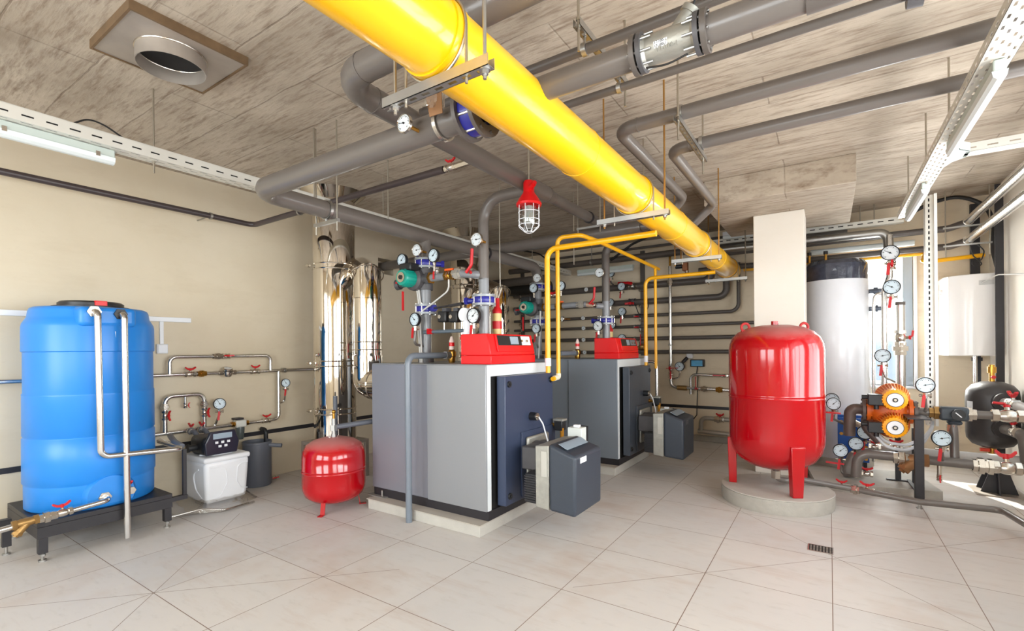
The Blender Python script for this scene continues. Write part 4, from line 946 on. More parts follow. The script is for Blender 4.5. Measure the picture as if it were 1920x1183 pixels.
    gp = oY(1082, 815, 3.66) if dx == 0 else oY(1250, 776, 5.85)
    build('valve_box', MB().cbox(gp, .13, .1, .13), mat('pale_valve_box', (214, 218, 214), .4), g, bevel=.006)
    build('coil_cap', MB().cbox(gp+V((0, 0, .075)), .05, .04, .02), WHITE, g, bevel=.003)
    build('black_socket', MB().cbox(gp+V((.03, .055, 0)), .08, .03, .14), BLACK, g)
    build('outlet', MB().cyl(gp+V((0, 0, -.065)), gp+V((0, 0, -.2)), .03).cyl(gp+V((.06, 0, -.1)), gp+V((.12, 0, -.1)), .03), ALU, g)
    gp = oY(1050, 797, 3.8) if dx == 0 else oY(1232, 752, 5.95)
    g = thing('pressure_switch', 'black and grey switch on a brass pipe beside the door of the %s boiler' % who, 'switch', gp)
    build('switch_body', MB().cbox(gp, .08, .08, .09), BLACK, g, bevel=.006)
    build('switch_cap', MB().cbox(gp+V((.0, 0, .05)), .1, .085, .02), ALU, g, bevel=.004)
    build('brass_stub', MB().cyl(gp+V((-.04, 0, 0)), gp+V((-.1, 0, 0)), .016).cyl(gp+V((-.09, 0, 0)), gp+V((-.11, 0, 0)), .024), BRASS, g)
    build('brass_pipe', MB().cyl(gp+V((.03, -.02, -.02)), gp+V((.03, -.02, -.24)), .018), mat('ochre_pipe', (190, 130, 30), .35, .3), g)
    # red control panel on the top
    c = thing('control_panel', 'red control panel box on top of the %s boiler' % who, 'control panel', (X1-.15, 3.345+yb, 1.292))
    ya, yz = 3.01+yb, 3.68+yb
    build('panel_base', MB().box(X1-.3, ya, 1.2925, X1+.005, yz, 1.362), REDP, c, bevel=.005)
    hs = build('panel_housing', MB().prism([(X1-.3, ya, 1.3625), (X1, ya, 1.3625), (X1, ya, 1.385), (X1-.035, ya, 1.535), (X1-.3, ya, 1.535)], (0, yz-ya, 0)), REDP, c, bevel=.006)
    nrm = V((.15, 0, .035)).normalized()
    def slab(y0, y1, s0, s1, h):
        q = [V((X1-.035*s, y, 1.385+.15*s)) for y, s in ((y0, s0), (y1, s0), (y1, s1), (y0, s1))]
        return MB().prism([p+nrm*.0005 for p in q], nrm*h)
    build('fascia', slab(ya+.09, yz-.03, .03, .96, .012), REDP, hs, bevel=.003)
    build('display_window', slab(ya+.11, yz-.06, .36, .9, .014), BLACK, c)
    if dx == 0:
        build('screen', slab(ya+.29, ya+.41, .42, .84, .0165), LCD, c)
        build('switch_field', slab(ya+.46, yz-.07, .38, .88, .0165), WHITE, c)
    else:
        build('screen', slab(ya+.28, ya+.37, .42, .84, .0165), LCD, c)
        build('switch_field', slab(ya+.4, yz-.09, .42, .84, .0165), mat('grey_keys', (120, 122, 126), .4), c)
    for k in range(2): build('rotary_knob', MB().cyl(V((X1-.035*.6, ya+.45+k*.08, 1.385+.15*.6))+nrm*.012, V((X1-.035*.6, ya+.45+k*.08, 1.385+.15*.6))+nrm*.03, .011), NICK, c)
    return t
boiler(0, 0, 'large silver grey boiler with blue black door, the nearer of the two', (BOIL, BOILB), NAVY, 'front', 'low concrete plinth under the front boiler')
boiler(.2, 2.2, 'large slate grey boiler standing behind the front one', (BOIL2, BOIL2), SLATE, 'far', 'low concrete plinth under the far boiler')
pf_ = MB().box(-3.52, 2.9, .0935, -3.3, 3.0, .1).cyl((-3.36, 2.93, .1), (-3.36, 2.93, .15), .008)
build('levelling_plate', pf_, mat('grey_foot_plate', (150, 146, 142), .5, .4), label='small steel levelling plate with bolt at the rear corner of the front plinth', cat='plate')
# small cable loop etc on the boiler
# ---- flues
def flue(sx, sy, top, label, lab2, ductx, r, xb, who, zl):
    t = thing('chimney', label, 'chimney', (sx, sy, .0))
    build('chimney_pipe', MB().lathe((sx, sy, 0), (0, 0, 1), [(0, .42), (r, .42), (r, 3.159), (0, 3.159)], 48), STEEL, t)
    for z in zl: build('joint_band', MB().torus((sx, sy, z), (0, 0, 1), r+.001, .007, 48, 8).torus((sx, sy, z-.055), (0, 0, 1), r+.001, .007, 48, 8), STEEL, t)
    build('ceiling_rosette', MB().lathe((sx, sy, 0), (0, 0, 1), [(r+.001, 3.06), (r+.12, 3.159), (r+.001, 3.159)], 48), STEEL, t)
    build('stand_frame', MB().box(sx-r-.03, sy-r-.03, .385, sx+r+.03, sy+r+.03, .42).box(sx-r-.03, sy-r-.03, 0, sx-r+.01, sy-r+.01, .385).box(sx+r-.01, sy-r-.03, 0, sx+r+.03, sy-r+.01, .385).box(sx-r-.03, sy+r-.01, 0, sx-r+.01, sy+r+.03, .385).box(sx+r-.01, sy+r-.01, 0, sx+r+.03, sy+r+.03, .385), RUSTY, t)
    lk = MB()
    for z in zl:
        lk.cyl((sx-.12, sy-r-.0, z-.02), (sx-.12, sy-r-.03, z-.02), .018).cyl((sx-.15, sy-r-.02, z-.02), (sx-.09, sy-r-.02, z-.02), .012)
    build('band_clasp', lk, NICK, t)
    d = thing('flue_duct', lab2, 'duct', (ductx, sy, .89)); rv, rh = .143, .165
    vx, zc_ = ductx, 1.06
    build('horizontal_duct', MB().cyl((xb, sy, zc_), (vx+.1, sy, zc_), rh, seg=40), STEEL, d)
    build('elbow', MB().tube([(vx+.12, sy, zc_), (vx, sy, zc_+.01), (vx, sy, zc_+.3)], rv+.01, .16, 40, 3), STEEL, d)
    build('upright_duct', MB().cyl((vx, sy, zc_+.2), (vx, sy, 1.96), rv, seg=40), STEEL, d)
    build('inclined_duct', MB().tube([(vx, sy, 1.95), (vx, sy, 2.2), (vx-.42, sy+.27, 2.34)], rv, 0, 40), STEEL, d)
    for z in (1.42, 1.5): build('joint_band', MB().torus((vx, sy, z), (0, 0, 1), rv+.001, .006, 40, 8), STEEL, d)
    build('joint_band', MB().torus((vx, sy, 2.2), (-.5, .32, .95), rv+.022, .006, 40, 8), STEEL, d)
    build('joint_band', MB().torus((vx+.16, sy, zc_), (1, 0, 0), rh+.001, .006, 40, 8), STEEL, d)
flue(-4.6, 3.35, 3.16, 'tall polished steel chimney behind the front boiler by the left wall', 'polished steel flue duct rising from the front boiler into its chimney', -4.045, .223, -3.501, 'front', (2.36, 1.3, .78))
flue(-4.5, 5.55, 3.16, 'second polished steel chimney farther along the left wall behind the grey risers', 'second polished steel flue duct rising from the far boiler', -3.9, .223, -3.301, 'far', (2.36, 1.3, .78))
# ---- risers with valves and pumps
def bfly(label, p, r=.05, handle=None, ax=(0, 0, 1), lever=True):
    p = V(p); t = thing('butterfly_valve', label, 'valve', p-V((0, 0, .03)))
    build('valve_ring', MB().lathe(p-V(ax)*.026, ax, [(.04, 0), (.094, 0), (.098, .006), (.098, .046), (.094, .052), (.04, .052)], 28), BLUEV, t)
    hd_ = V(handle or (-1, -.2, 0)).normalized()
    build('valve_neck', MB().cyl(p+hd_*.09, p+hd_*.16, .024).hexn(p+hd_*.15, p+hd_*.18, .034), BLUEV, t)
    build('flange', flange(MB(), p+V(ax)*.037, ax, r, .02, 8, .0075, .105), mat('grey_flange', (150, 154, 158), .4, .3), t)
    build('flange', flange(MB(), p-V(ax)*.037, ax, r, .02, 8, .0075, .105), MAT['grey_flange'], t)
    _, a, b = frame(ax)
    for k in range(8):
        q = 2*pi*(k+.5)/8; c = p+(a*cos(q)+b*sin(q))*.099
        build('tie_bolt', MB().cyl(c-V(ax)*.055, c+V(ax)*.055, .0058, seg=6), NICK, t)
    if lever: build('hand_lever', MB().bar(p+hd_*.17, p+hd_*.17+V((.34, -.02, .02)), .028, .012).bar(p+hd_*.17+V((.2, -.01, .01)), p+hd_*.17+V((.36, -.02, .02)), .034, .022), BLACKM, t)
    return t
def circ_pump(label, p, s=1.0):
    """teal circulator: cast volute, motor towards -Y"""
    p = V(p); t = thing('circulation_pump', label, 'pump', p-V((0, 0, .12)))
    build('pump_volute', MB().lathe(p+V((0, .03, 0)), (0, -1, 0), [(0, 0), (.09, .005), (.11, .04), (.105, .08), (.08, .1), (0, .1)], 28), CASTG, t)
    build('pump_port', MB().cyl(p+V((-.02, 0, .0)), p+V((-.2, -.02, -.03)), .045, .038).cyl(p+V((-.2, -.02, -.03)), p+V((-.24, -.03, -.035)), .052), CASTG, t)
    build('pump_port', MB().cyl(p+V((.02, 0, 0)), p+V((.15, 0, 0)), .05, .04).hexn(p+V((.145, 0, 0)), p+V((.18, 0, 0)), .058), CASTG, t)
    mo = build('motor', MB().lathe(p+V((0, -.07, 0)), (0, -1, 0), [(0, 0), (.078, 0), (.078, .11), (.07, .125), (0, .126)], 28), TEAL, t)
    fn = MB()
    for k in range(14):
        a = 2*pi*k/14; fn.bar(p+V((.077*cos(a), -.08, .077*sin(a))), p+V((.077*cos(a), -.17, .077*sin(a))), .006, .012, (cos(a), 0, sin(a)))
    build('cooling_fins', fn, TEAL, mo)
    cp = build('end_cap', MB().cyl(p+V((0, -.196, 0)), p+V((0, -.206, 0)), .048, seg=24), NICK, t)
    build('vent_screw', MB().cyl(p+V((0, -.206, 0)), p+V((0, -.214, 0)), .02, seg=16), BLACK, cp)
    build('terminal_box', MB().cbox(p+V((.0, -.09, .105)), .15, .13, .07), BLACK, t, bevel=.012)
    return t
def risers(rx, ry, fx, fy, zb, who, zP, zV1, zV2):
    pipe('riser_pipe', 'grey return riser with pump standing on the rear of the %s boiler' % who, 'pipe',
         [([V((rx, ry, 2.26)), V((rx, ry, zb))], .052)], GREY_LIT, .1, [('base_collar', MB().cyl((rx, ry, zb), (rx, ry, zb+.04), .075), CASTG), ('upper_fitting', MB().cyl((rx, ry, zP-.1), (rx, ry, zP+.12), .07), CASTG)])
    pipe('riser_pipe', 'grey flow riser standing behind the red panel of the %s boiler' % who, 'pipe',
         [([V((fx, fy, 2.03)), V((fx, fy, zb+.0))], .046)], GREY_LIT, .1, [('base_flange', flange(MB(), (fx, fy, zb+.1), (0, 0, 1), .046, .018, 6, .008, .085).cyl((fx, fy, zb), (fx, fy, zb+.09), .05), BLACKM)])
    bfly('blue butterfly valve at the middle of the return riser on the %s boiler' % who, (rx, ry, zV1), .05, (1, -.35, .0), lever=who == 'front')
    bfly('blue butterfly valve above the teal pump of the %s boiler' % who, (rx, ry, 2.24), .05, (.6, .6, 0), lever=False)
    bfly('blue butterfly valve on the flow riser above the red panel of the %s boiler' % who, (fx, fy, zV2), .046, (-1, -.25, 0), lever=False)
    circ_pump('teal circulation pump on the return riser of the %s boiler' % who, (rx-.06, ry-.06, zP))
    by = ry-.06; ze = zP+.02
    pipe('bypass_pipe', 'short grey bypass pipe linking the pump and flow riser of the %s boiler' % who, 'pipe',
         [([V((rx+.12, by, zP)), V((rx+.3, by, zP)), V((fx-.24, by, zP+.01)), V((fx-.04, fy-.02, zP-.02)), V((fx, fy, zP-.03))], .036), ([V((rx+.2, by, zP)), V((rx+.2, by, zP+.08))], .022)], GREY_LIT, .16,
         [('union', union(MB(), (fx-.27, by, zP+.008), (1, 0, 0), .03, .1), mat('pale_union', (196, 190, 178), .35, .5)), ('brass_nut', MB().hexn((rx+.1, by, zP), (rx+.14, by, zP), .055), BRASS),
          ('tan_nipple', MB().cyl((fx-.19, by+.01, zP+.002), (fx-.1, by+.02, zP-.01), .034), mat('tan_nipple', (190, 160, 138), .4, .3))])
    valve('long red lever valve where the bypass meets the flow riser of the %s boiler' % who, V((fx-.1, by+.02, zP-.01)), (1, .1, 0), (-.1, -1, .2), .024, .07, 'lever', s=.1)
    build('lever_arm', MB().tube([V((fx-.13, by-.05, zP)), V((fx-.07, by-.05, zP+.06)), V((fx-.06, by-.05, zP+.2))], .014, .05, 10), REDH, label='bent red lever arm in front of the flow riser of the %s boiler' % who, cat='lever')
    v = thing('ball_valve', 'orange handled brass valve in the bypass of the %s boiler' % who, 'valve', (rx+.36, by, zP))
    build('valve_body', MB().hexn((rx+.31, by, zP), (rx+.34, by, zP), .045).hexn((rx+.38, by, zP), (rx+.41, by, zP), .045).ball((rx+.36, by, zP), .04), BRASS, v)
    build('handle', MB().box(rx+.31, by-.02, zP+.045, rx+.41, by+.02, zP+.065), ORNG, v, bevel=.004)
    valve('red lever valve just right of the pump of the %s boiler' % who, V((rx+.2, by-.0, zP+.06)), (0, 0, 1), (.1, -1, 0), .018, .06, 'lever', s=.9, flip=-1)
    valve('red lever valve left of the pump of the %s boiler' % who, V((rx-.26, by-.03, zP-.03)), (1, 0, 0), (0, -1, .2), .02, .06, 'lever', s=.7)
    build('lever_arm', MB().bar((rx-.12, by-.12, zP-.12), (rx-.12, by-.12, zP-.3), .022, .01), REDH, label='red lever hanging below the teal pump of the %s boiler' % who, cat='lever')
RZ = 1.292
risers(BX, 3.375, RX, RY, RZ, 'front', 2.085, 1.8, 1.84)
risers(BX, 5.5, -2.31, 5.6, RZ, 'far', 1.96, 1.78, 1.76)
# armoured cables down the front return riser
for q in (0, .022):
    pipe('power_cable', ('left' if q == 0 else 'right')+' of the two silver cables running down the front return riser', 'cable',
         [([V((BX-.05+q, 3.31, 2.0)), V((BX-.02+q, 3.305, 1.85)), V((BX+.0+q, 3.27, 1.7)), V((BX+.0+q, 3.3, RZ))], .009)], CABLEG, .2)
pipe('power_cable', 'silver cable drooping from the bypass valve to the front return riser', 'cable', [([V((BX+.36, 3.3, 2.05)), V((BX+.36, 3.3, 1.95)), V((BX+.2, 3.29, 1.86)), V((BX+.05, 3.28, 1.78))], .008)], CABLEG, .12)
pipe('power_cable', 'silver cable running down the far return riser', 'cable', [([V((BX+.09, 5.42, 1.95)), V((BX+.06, 5.41, RZ))], .012)], CABLEG, .2)
# pressure switches and manifold on the front riser
mz = oY(840, 621, 3.3).z
mx = oY(830, 600, 3.3)
pipe('manifold_pipe', 'short blue grey manifold pipe beside the front return riser', 'pipe', [([V((BX+.05, 3.3, mz)), V((oY(872, 621, 3.3).x, 3.3, mz))], .017)], mat('blue_grey_pipe', (98, 110, 120), .35), .05,
     [('red_tap', MB().hexn((BX+.1, 3.3, mz), (BX+.16, 3.3, mz), .024).box(BX+.12, 3.26, mz+.015, BX+.15, 3.29, mz+.03), REDH), ('sensor_stub', MB().cyl((oY(833, 610, 3.3).x, 3.3, mz), (oY(833, 610, 3.3).x, 3.3, mz+.1), .008), NICK), ('sensor_stub', MB().cyl((oY(853, 610, 3.3).x, 3.3, mz), (oY(853, 610, 3.3).x, 3.3, mz+.1), .008), NICK)])
for px, lab in ((833, 'left of the two black pressure switches above the safety valve'), (854, 'right of the two black pressure switches above the safety valve')):
    p = oY(px, 594, 3.3); t = thing('pressure_switch', lab, 'switch', p)
    build('switch_body', MB().cbox(p, .1, .08, .1), BLACK, t, bevel=.012)
    build('dial_knob', MB().cyl(p+V((-.02, -.04, 0)), p+V((-.02, -.048, 0)), .018), NICK, t)
    build('switch_cap', MB().cbox(p+V((.03, 0, .062)), .05, .07, .03), mat('dark_grey_cap', (70, 72, 78), .4), t)
# safety valves with waste pipes
def safety(p, label, drop, lab2, r=.026):
    p = V(p); t = thing('safety_valve', label, 'valve', p)
    build('valve_body', MB().lathe(p, (0, 0, 1), [(0, 0), (.026, 0), (.032, .02), (.032, .05), (.042, .06), (.042, .1), (.03, .11), (.024, .12), (0, .12)], 20), BRASS, t)
    build('bonnet', MB().lathe(p, (0, 0, 1), [(0, .12), (.024, .12), (.024, .2), (.018, .215), (.01, .24), (0, .245)], 18), mat('red_white_label', (236, 214, 206), .4), t)
    build('bonnet_band', MB().pipe(p+V((0, 0, .15)), p+V((0, 0, .185)), .0255, .022), REDP, t)
    build('side_outlet', MB().hexn(p+V((-.0, -.035, .07)), p+V((-.0, -.09, .07)), .036), mat('zinc_nut', (170, 170, 168), .35, .8), t)
    s = p+V((0, -.08, .07))
    if drop: pipe('waste_pipe', lab2, 'pipe', [([s, V((s.x, drop[1], s.z)), V((s.x, drop[1], 0.0))] if drop[2] else [s, V((s.x, drop[1], s.z))], r)], mat('blue_grey_waste', (112, 120, 130), .36, coat=.1), .075)
safety((-2.88, 3.34, RZ), 'brass safety valve on top of the front boiler', (0, 2.79, 1), 'grey waste pipe from the safety valve bending down in front of the front boiler')
safety((oY(1076, 665, 5.2).x, 5.3, RZ), 'brass safety valve on top of the far boiler', (0, 4.85, 0), 'short grey waste pipe from the safety valve of the far boiler')
# yellow red bottle-like air vents by the flow risers
for px, py, Y, who in ((932, 592, 3.55, 'front'), (1143, 625, 5.75, 'far')):
    p = oY(px, py, Y); t = thing('air_vent', 'cream and red capped air separator behind the flow riser of the %s boiler' % who, 'vent', (p.x, p.y, RZ))
    build('separator_body', MB().cyl((p.x, p.y, RZ), (p.x, p.y, p.z+.02), .04, .042), mat('cream_body', (222, 196, 130), .4), t)
    build('red_cap', MB().lathe((p.x, p.y, p.z+.02), (0, 0, 1), [(.044, 0), (.044, .03), (.024, .06), (.022, .14), (0, .142)], 18), REDH, t)
    build('red_band', MB().pipe((p.x, p.y, p.z-.12), (p.x, p.y, p.z-.05), .045, .04), REDH, t)
p = oY(872, 590, 3.25)
t = thing('flow_switch', 'white round flow switch on a steel stub behind the safety valve of the front boiler', 'switch', p)
build('switch_disc', MB().cyl(p+V((0, .03, .0)), p+V((0, -.02, 0)), .06, seg=24), WHITE, t)
build('black_case', MB().cyl(p+V((-.02, .06, -.0)), p+V((-.02, .02, 0)), .062, seg=24), BLACK, t)
build('white_stem', MB().cyl(p+V((.02, 0, -.05)), p+V((.02, 0, -.15)), .03).cyl(p+V((.02, 0, -.15)), p+V((.02, 0, -.2)), .042), WHITE, t)
build('steel_stub', MB().cyl(p+V((.02, 0, -.22)), V((p.x+.02, p.y, RZ)), .06, seg=28), STEEL, t)
build('red_clamp', MB().pipe(p+V((.02, 0, -.215)), p+V((.02, 0, -.195)), .064, .05), REDH, t)
# gauges on the front boiler
Yg = 3.2
gauge('black rimmed pressure gauge left of the teal pump of the front boiler', oY(753, 488, Yg), .062, 0, 'P', .06, needle=45)
gauge('silver rimmed thermometer above the teal pump of the front boiler', oY(781, 469, Yg), .058, 0, 'T', .1, needle=90)
gauge('black rimmed pressure gauge right above the bypass of the front boiler', oY(812, 479, Yg), .062, 0, 'P', .08, needle=45)
gauge('silver rimmed thermometer high on the front flow riser', oY(893, 449, 3.2), .058, 0, 'T', .1, needle=90)
gauge('black rimmed pressure gauge low beside the front return riser', oY(777, 599, Yg), .062, 0, 'P', .04, 1, [V((oY(777, 640, Yg).x, Yg, oY(777, 645, Yg).z)), V((BX, 3.36, oY(777, 650, Yg).z))], .013, needle=-45)
gauge('pale faced pressure gauge in front of the front flow riser', oY(887, 592, 3.2), .066, 0, 'P', .04, 1, [V((oY(890, 640, 3.2).x, 3.2, oY(890, 645, 3.2).z)), V((RX, 3.3, oY(890, 655, 3.2).z))], .014, needle=45, dial=DIAL)
# gauges on the far boiler
Yh = 5.3
gauge('black rimmed pressure gauge left of the teal pump of the far boiler', oY(1000, 540, Yh), .062, 0, 'P', .06, needle=45)
gauge('silver rimmed thermometer above the teal pump of the far boiler', oY(1007, 521, Yh), .058, 0, 'T', .1, needle=90)
gauge('black rimmed pressure gauge half hidden behind the thin yellow pipe of the far boiler', oY(1051, 536, Yh), .062, 0, 'P', .06, needle=45)
gauge('black rimmed pressure gauge low on the far return riser beside the red panel', oY(1005, 616, Yh), .062, 0, 'P', .04, 1, [V((oY(1008, 645, Yh).x, Yh, oY(1008, 650, Yh).z)), V((BX, 5.5, oY(1008, 652, Yh).z))], .013, needle=-45)
gauge('silver rimmed thermometer high on the far flow riser', oY(1124, 511, 5.45), .058, 0, 'T', .1, needle=90)
gauge('pale faced pressure gauge on the far flow riser below its blue valve', oY(1121, 611, 5.45), .064, 0, 'P', .04, 1, [V((oY(1124, 640, 5.45).x, 5.45, oY(1124, 645, 5.45).z)), V((-2.31, 5.6, oY(1124, 655, 5.45).z))], .014, needle=-45, dial=DIAL)
gauge('small white faced gauge edge on beside the thin yellow pipe', oY(1054, 598, 5.3), .035, -35, 'T', .1, needle=0)
valve('red handled valve beside the pump of the far boiler', oY(1040, 553, 5.3), (1, 0, 0), (0, -1, .2), .03, .12)
# small red expansion vessel
sx_, sy_, sr = -3.73, 2.7, .287
rv = thing('expansion_tank', 'small glossy red expansion tank on short feet in front of the steel chimney', 'tank', (sx_, sy_, 0))
prof = [(0, .055), (.09, .06), (.2, .085), (.262, .13), (.282, .18), (.286, .22), (.286, .338), (.29, .343), (.286, .349), (.286, .36), (.29, .365), (.286, .371), (.286, .47), (.278, .52), (.25, .57), (.19, .607), (.1, .63), (0, .637)]
build('tank_shell', MB().lathe((sx_, sy_, 0), (0, 0, 1), [(r_*.945, z_) for r_, z_ in prof], 56), REDT, rv, ang=60)
for k in range(3):
    a = radians(-62+120*k); c, s_ = cos(a), sin(a); q = V((sx_+.2*c, sy_+.2*s_, 0)); o_ = V((c, s_, 0))
    build('foot', MB().bar(q+V((0, 0, .12)), q+o_*.02+V((0, 0, .006)), .04, .006, o_).bar(q+o_*.015+V((0, 0, .004)), q+o_*.075+V((0, 0, .004)), .04, .006), RED, rv)
build('top_nozzle', MB().cyl((sx_, sy_, .63), (sx_, sy_, .66), .025).cyl((sx_, sy_, .66), (sx_, sy_, .8), .019).hexn((sx_, sy_, .69), (sx_, sy_, .74), .034), GALV, rv)
pipe('filling_pipe', 'grey pipe from the top of the small red tank bending down behind it', 'pipe',
     [([V((sx_, sy_, .72)), V((sx_+.12, sy_+.3, .74)), V((sx_+.2, sy_+.55, .74)), V((sx_+.2, sy_+.55, .22)), V((sx_+.36, sy_+.6, .18))], .024)], GREYB, .06,
     [('brass_vent', MB().cyl((sx_, sy_, .8), (sx_, sy_, .86), .013).ball((sx_, sy_, .86), .018), BRASS)])
pipe('condensate_pipe', 'thin grey pipe rising beside the steel chimney behind the small red tank', 'pipe', [([V((-4.2, 3.06, .47)), V((-4.2, 3.06, .95))], .022)], GREYB, .05)
# ================================================================== BACK WALL PIPEWORK
YP = 7.55
def B(px, py): return oY(px, py, YP)
zs = [B(1200, 536).z, B(1200, 566).z, B(1200, 592).z, B(1200, 612).z, B(1200, 635).z, B(1200, 660).z]
rs = [.052, .047, .026, .024, .03, .03]
xl = -4.95
e1, e2, e3 = B(1334, 515).x, B(1362, 545).x, B(1385, 575).x
ends = [[V((e1, YP, zs[0])), V((e1, YP, zs[0]+.5))], [V((e2, YP, zs[1])), V((e2, YP, zs[1]+.6))], [V((e3, YP, zs[2])), V((e3, YP, zs[2]+.7))], [V((.0, YP, zs[3]))], [V((.1, YP, zs[4]))], [V((.1, YP, zs[5]))]]
names = ['topmost', 'second', 'third', 'fourth', 'fifth', 'lowest']
for i in range(6):
    jn = MB(); ring(jn, (-2.1, YP, zs[i]), (1, 0, 0), rs[i], .02, .005)
    pipe('distribution_pipe', '%s of the six grey pipes stacked along the back wall' % names[i], 'pipe', [([V((xl, YP, zs[i]))]+ends[i], rs[i])], GREYD, .12,
         [('pipe_clamp', ring(MB(), (-2.62, YP, zs[i]), (1, 0, 0), rs[i], .025, .007).box(-2.63, YP+.01, zs[i]-.012, -2.61, YP+.09, zs[i]+.012), GALV), ('pipe_clamp', ring(MB(), (-4.78, YP, zs[i]), (1, 0, 0), rs[i], .025, .007).box(-4.79, YP+.01, zs[i]-.012, -4.77, YP+.09, zs[i]+.012), GALV),
          ('socket', ring(MB(), (-4.2, YP, zs[i]), (1, 0, 0), rs[i], .06, .006), GREYD)])
for x, lab in ((-2.52, 'grey upright channel on the back wall behind the yellow pipes'), (-4.83, 'grey upright channel in the far left corner')):
    t = thing('wall_channel', lab, 'channel', (x, YB-.02, 1.3)); t.name = 'upright_channel'
    build('channel', MB().box(x-.035, YB-.03, 1.3, x+.035, YB, 3.0), GREYD, t)
    for k, z in enumerate(zs[:5]):
        cl_ = build('clip', MB().box(x-.05, YB-.06, z-.06, x-.02, YB-.0301, z-.03).tube([(x-.04, YB-.06, z-.045), (x-.04, YB-.09, z-.08), (x+.05, YB-.09, z-.09)], .006, .01, 8), NICK, t)
# taps on the pipes
valve('red lever valve on the topmost back wall pipe beside the yellow drops', V((B(1186, 489).x, YP, zs[0]+.0)), (1, 0, 0), (0, -1, .5), .045, .16, 'lever', flip=-1, s=.9)
for i, (px, lab) in enumerate(((1186, 'second'), (1196, 'third'), (1196, 'fourth'))):
    valve('brown bodied valve on the %s back wall pipe behind the yellow drops' % lab, V((B(px, 560).x, YP, zs[i+1])), (1, 0, 0), (0, -1, -.2), rs[i+1]*1.0, .12, 'butterfly', m=CASTG, s=.7)
pipe('power_cable', 'thin black cable sagging between valves on the back wall pipes', 'cable', [([B(1195, 570)+V((0, -.12, 0)), B(1203, 590)+V((0, -.14, 0)), B(1212, 593)+V((0, -.14, 0)), B(1222, 575)+V((0, -.12, 0)), B(1216, 555)+V((0, -.1, 0))], .007)], CABLE, .2)
t = thing('ball_valve', 'red pointed lever valve above the lowest back wall pipes beside the yellow drops', 'valve', B(1203, 640))
q = B(1203, 650)
build('valve_body', MB().ball(q, .05).cyl(q+V((-.08, 0, -.02)), q+V((.08, 0, -.02)), .03), BRONZE, t)
build('handle', MB().bar(q+V((0, -.05, .02)), q+V((0, -.05, .2)), .02, .012), REDH, t)
# gauges on those pipes
YG = 7.42
bw = [(1144.5, 512, 0, 'black rimmed gauge hanging highest on the back wall just right of the far flow riser', 1), (1165, 537, 0, 'black rimmed gauge on the topmost back wall pipe', 1), (1144, 567, 1, 'black rimmed gauge on the second back wall pipe right of the far flow riser', 1),
      (1166, 584, 1, 'black rimmed gauge on the back wall above the far red panel', 1), (1147, 609, 3, 'black rimmed gauge half hidden behind the far flow riser', 0), (1166, 634, 4, 'black rimmed gauge peeping over the far red panel', 0)]
for px, py, k, lab, lv in bw:
    g_ = oY(px, py, YG)
    gauge(lab, g_, .066, 0, 'P', .06, lv, [V((g_.x, YG+.02, zs[min(k, 5)]+.08)), V((g_.x+.05, YP, zs[min(k, 5)]))] if g_.z-.2 > zs[min(k, 5)] else None, .012, footm=GREYD, needle=45)
for i, (px, py) in enumerate(((1099, 547), (1093, 570), (1093, 596), (1094, 614), (1094, 637), (1096, 659))):
    p = oY(px, py, YP-rs[i]-.05); p.z = zs[i]
    gauge('tiny dial thermometer on the %s back wall pipe' % names[i], p, .038, 0, 'M', .012, needle=60)
# silver riser on the back wall
SX = B(1259, 600).x; zb_ = B(1259, 725).z
xe = B(1385, 733).x
pipe('cold_water_pipe', 'silver water riser on the back wall turning right behind the big red tank', 'pipe', [([V((SX, YP-.06, B(1259, 500).z)), V((SX, YP-.06, zb_)), V((xe, YP-.06, zb_-.02))], .026)], CHROME, .09,
     [('union', union(MB(), (SX, YP-.06, B(1259, 530).z), (0, 0, 1), .028, .1), NICK), ('pipe_clamp', ring(MB(), (SX, YP-.06, B(1259, 647).z), (0, 0, 1), .026, .02, .008), GALV),
      ('brass_tee', MB().cyl((B(1272, 733).x, YP-.06, zb_-.005), (B(1290, 733).x, YP-.06, zb_-.01), .036), BRONZE),
      ('union', union(MB(), (B(1322, 733).x, YP-.06, zb_-.01), (1, 0, 0), .028, .09), NICK), ('union', union(MB(), (B(1350, 733).x, YP-.06, zb_-.015), (1, 0, 0), .028, .09), BRASS),
      ('air_valve', MB().cyl((SX, YP-.06, B(1259, 500).z), (SX, YP-.06, B(1259, 478).z), .018).cyl((SX, YP-.06, B(1259, 490).z), (SX-.0, YP-.06, B(1259, 470).z), .012), BRASS)])
up = B(1297, 720).x
pipe('cold_water_pipe', 'short silver branch pipe with red lever on the back wall beside the big red tank', 'pipe', [([V((up, YP-.06, zb_-.1)), V((up, YP-.06, B(1300, 702).z)), V((xe, YP-.06, B(1360, 704).z))], .022)], CHROME, .07)
valve('red lever valve on the silver branch pipe beside the big red tank', V((B(1361, 705).x, YP-.08, B(1360, 704).z)), (1, 0, 0), (0, -1, .1), .02, .09, 'lever', flip=-1, s=1.5)
valve('red lever valve on the silver riser of the back wall', V((SX, YP-.06, B(1259, 692).z)), (0, 0, 1), (0, -1, 0), .028, .13, 'lever', s=.3)
build('lever_arm', MB().bar((SX-.05, YP-.14, B(1259, 690).z), (SX+.13, YP-.14, B(1259, 689).z), .025, .01), REDH, label='red handle bar across the silver back wall riser', cat='lever')
valve('red handled tap below the lever on the silver back wall riser', V((SX, YP-.06, B(1259, 700).z-.02)), (0, 0, 1), (.2, -1, 0), .026, .1)
gauge('pressure gauge beside the silver riser low on the back wall', oY(1274, 687, YG), .07, 0, 'P', .03, 0, [V((oY(1272, 706, YG).x, YG+.03, oY(1272, 708, YG).z)), V((SX, YP-.06, oY(1270, 712, YG).z))], .012, footm=CHROME, needle=-40)
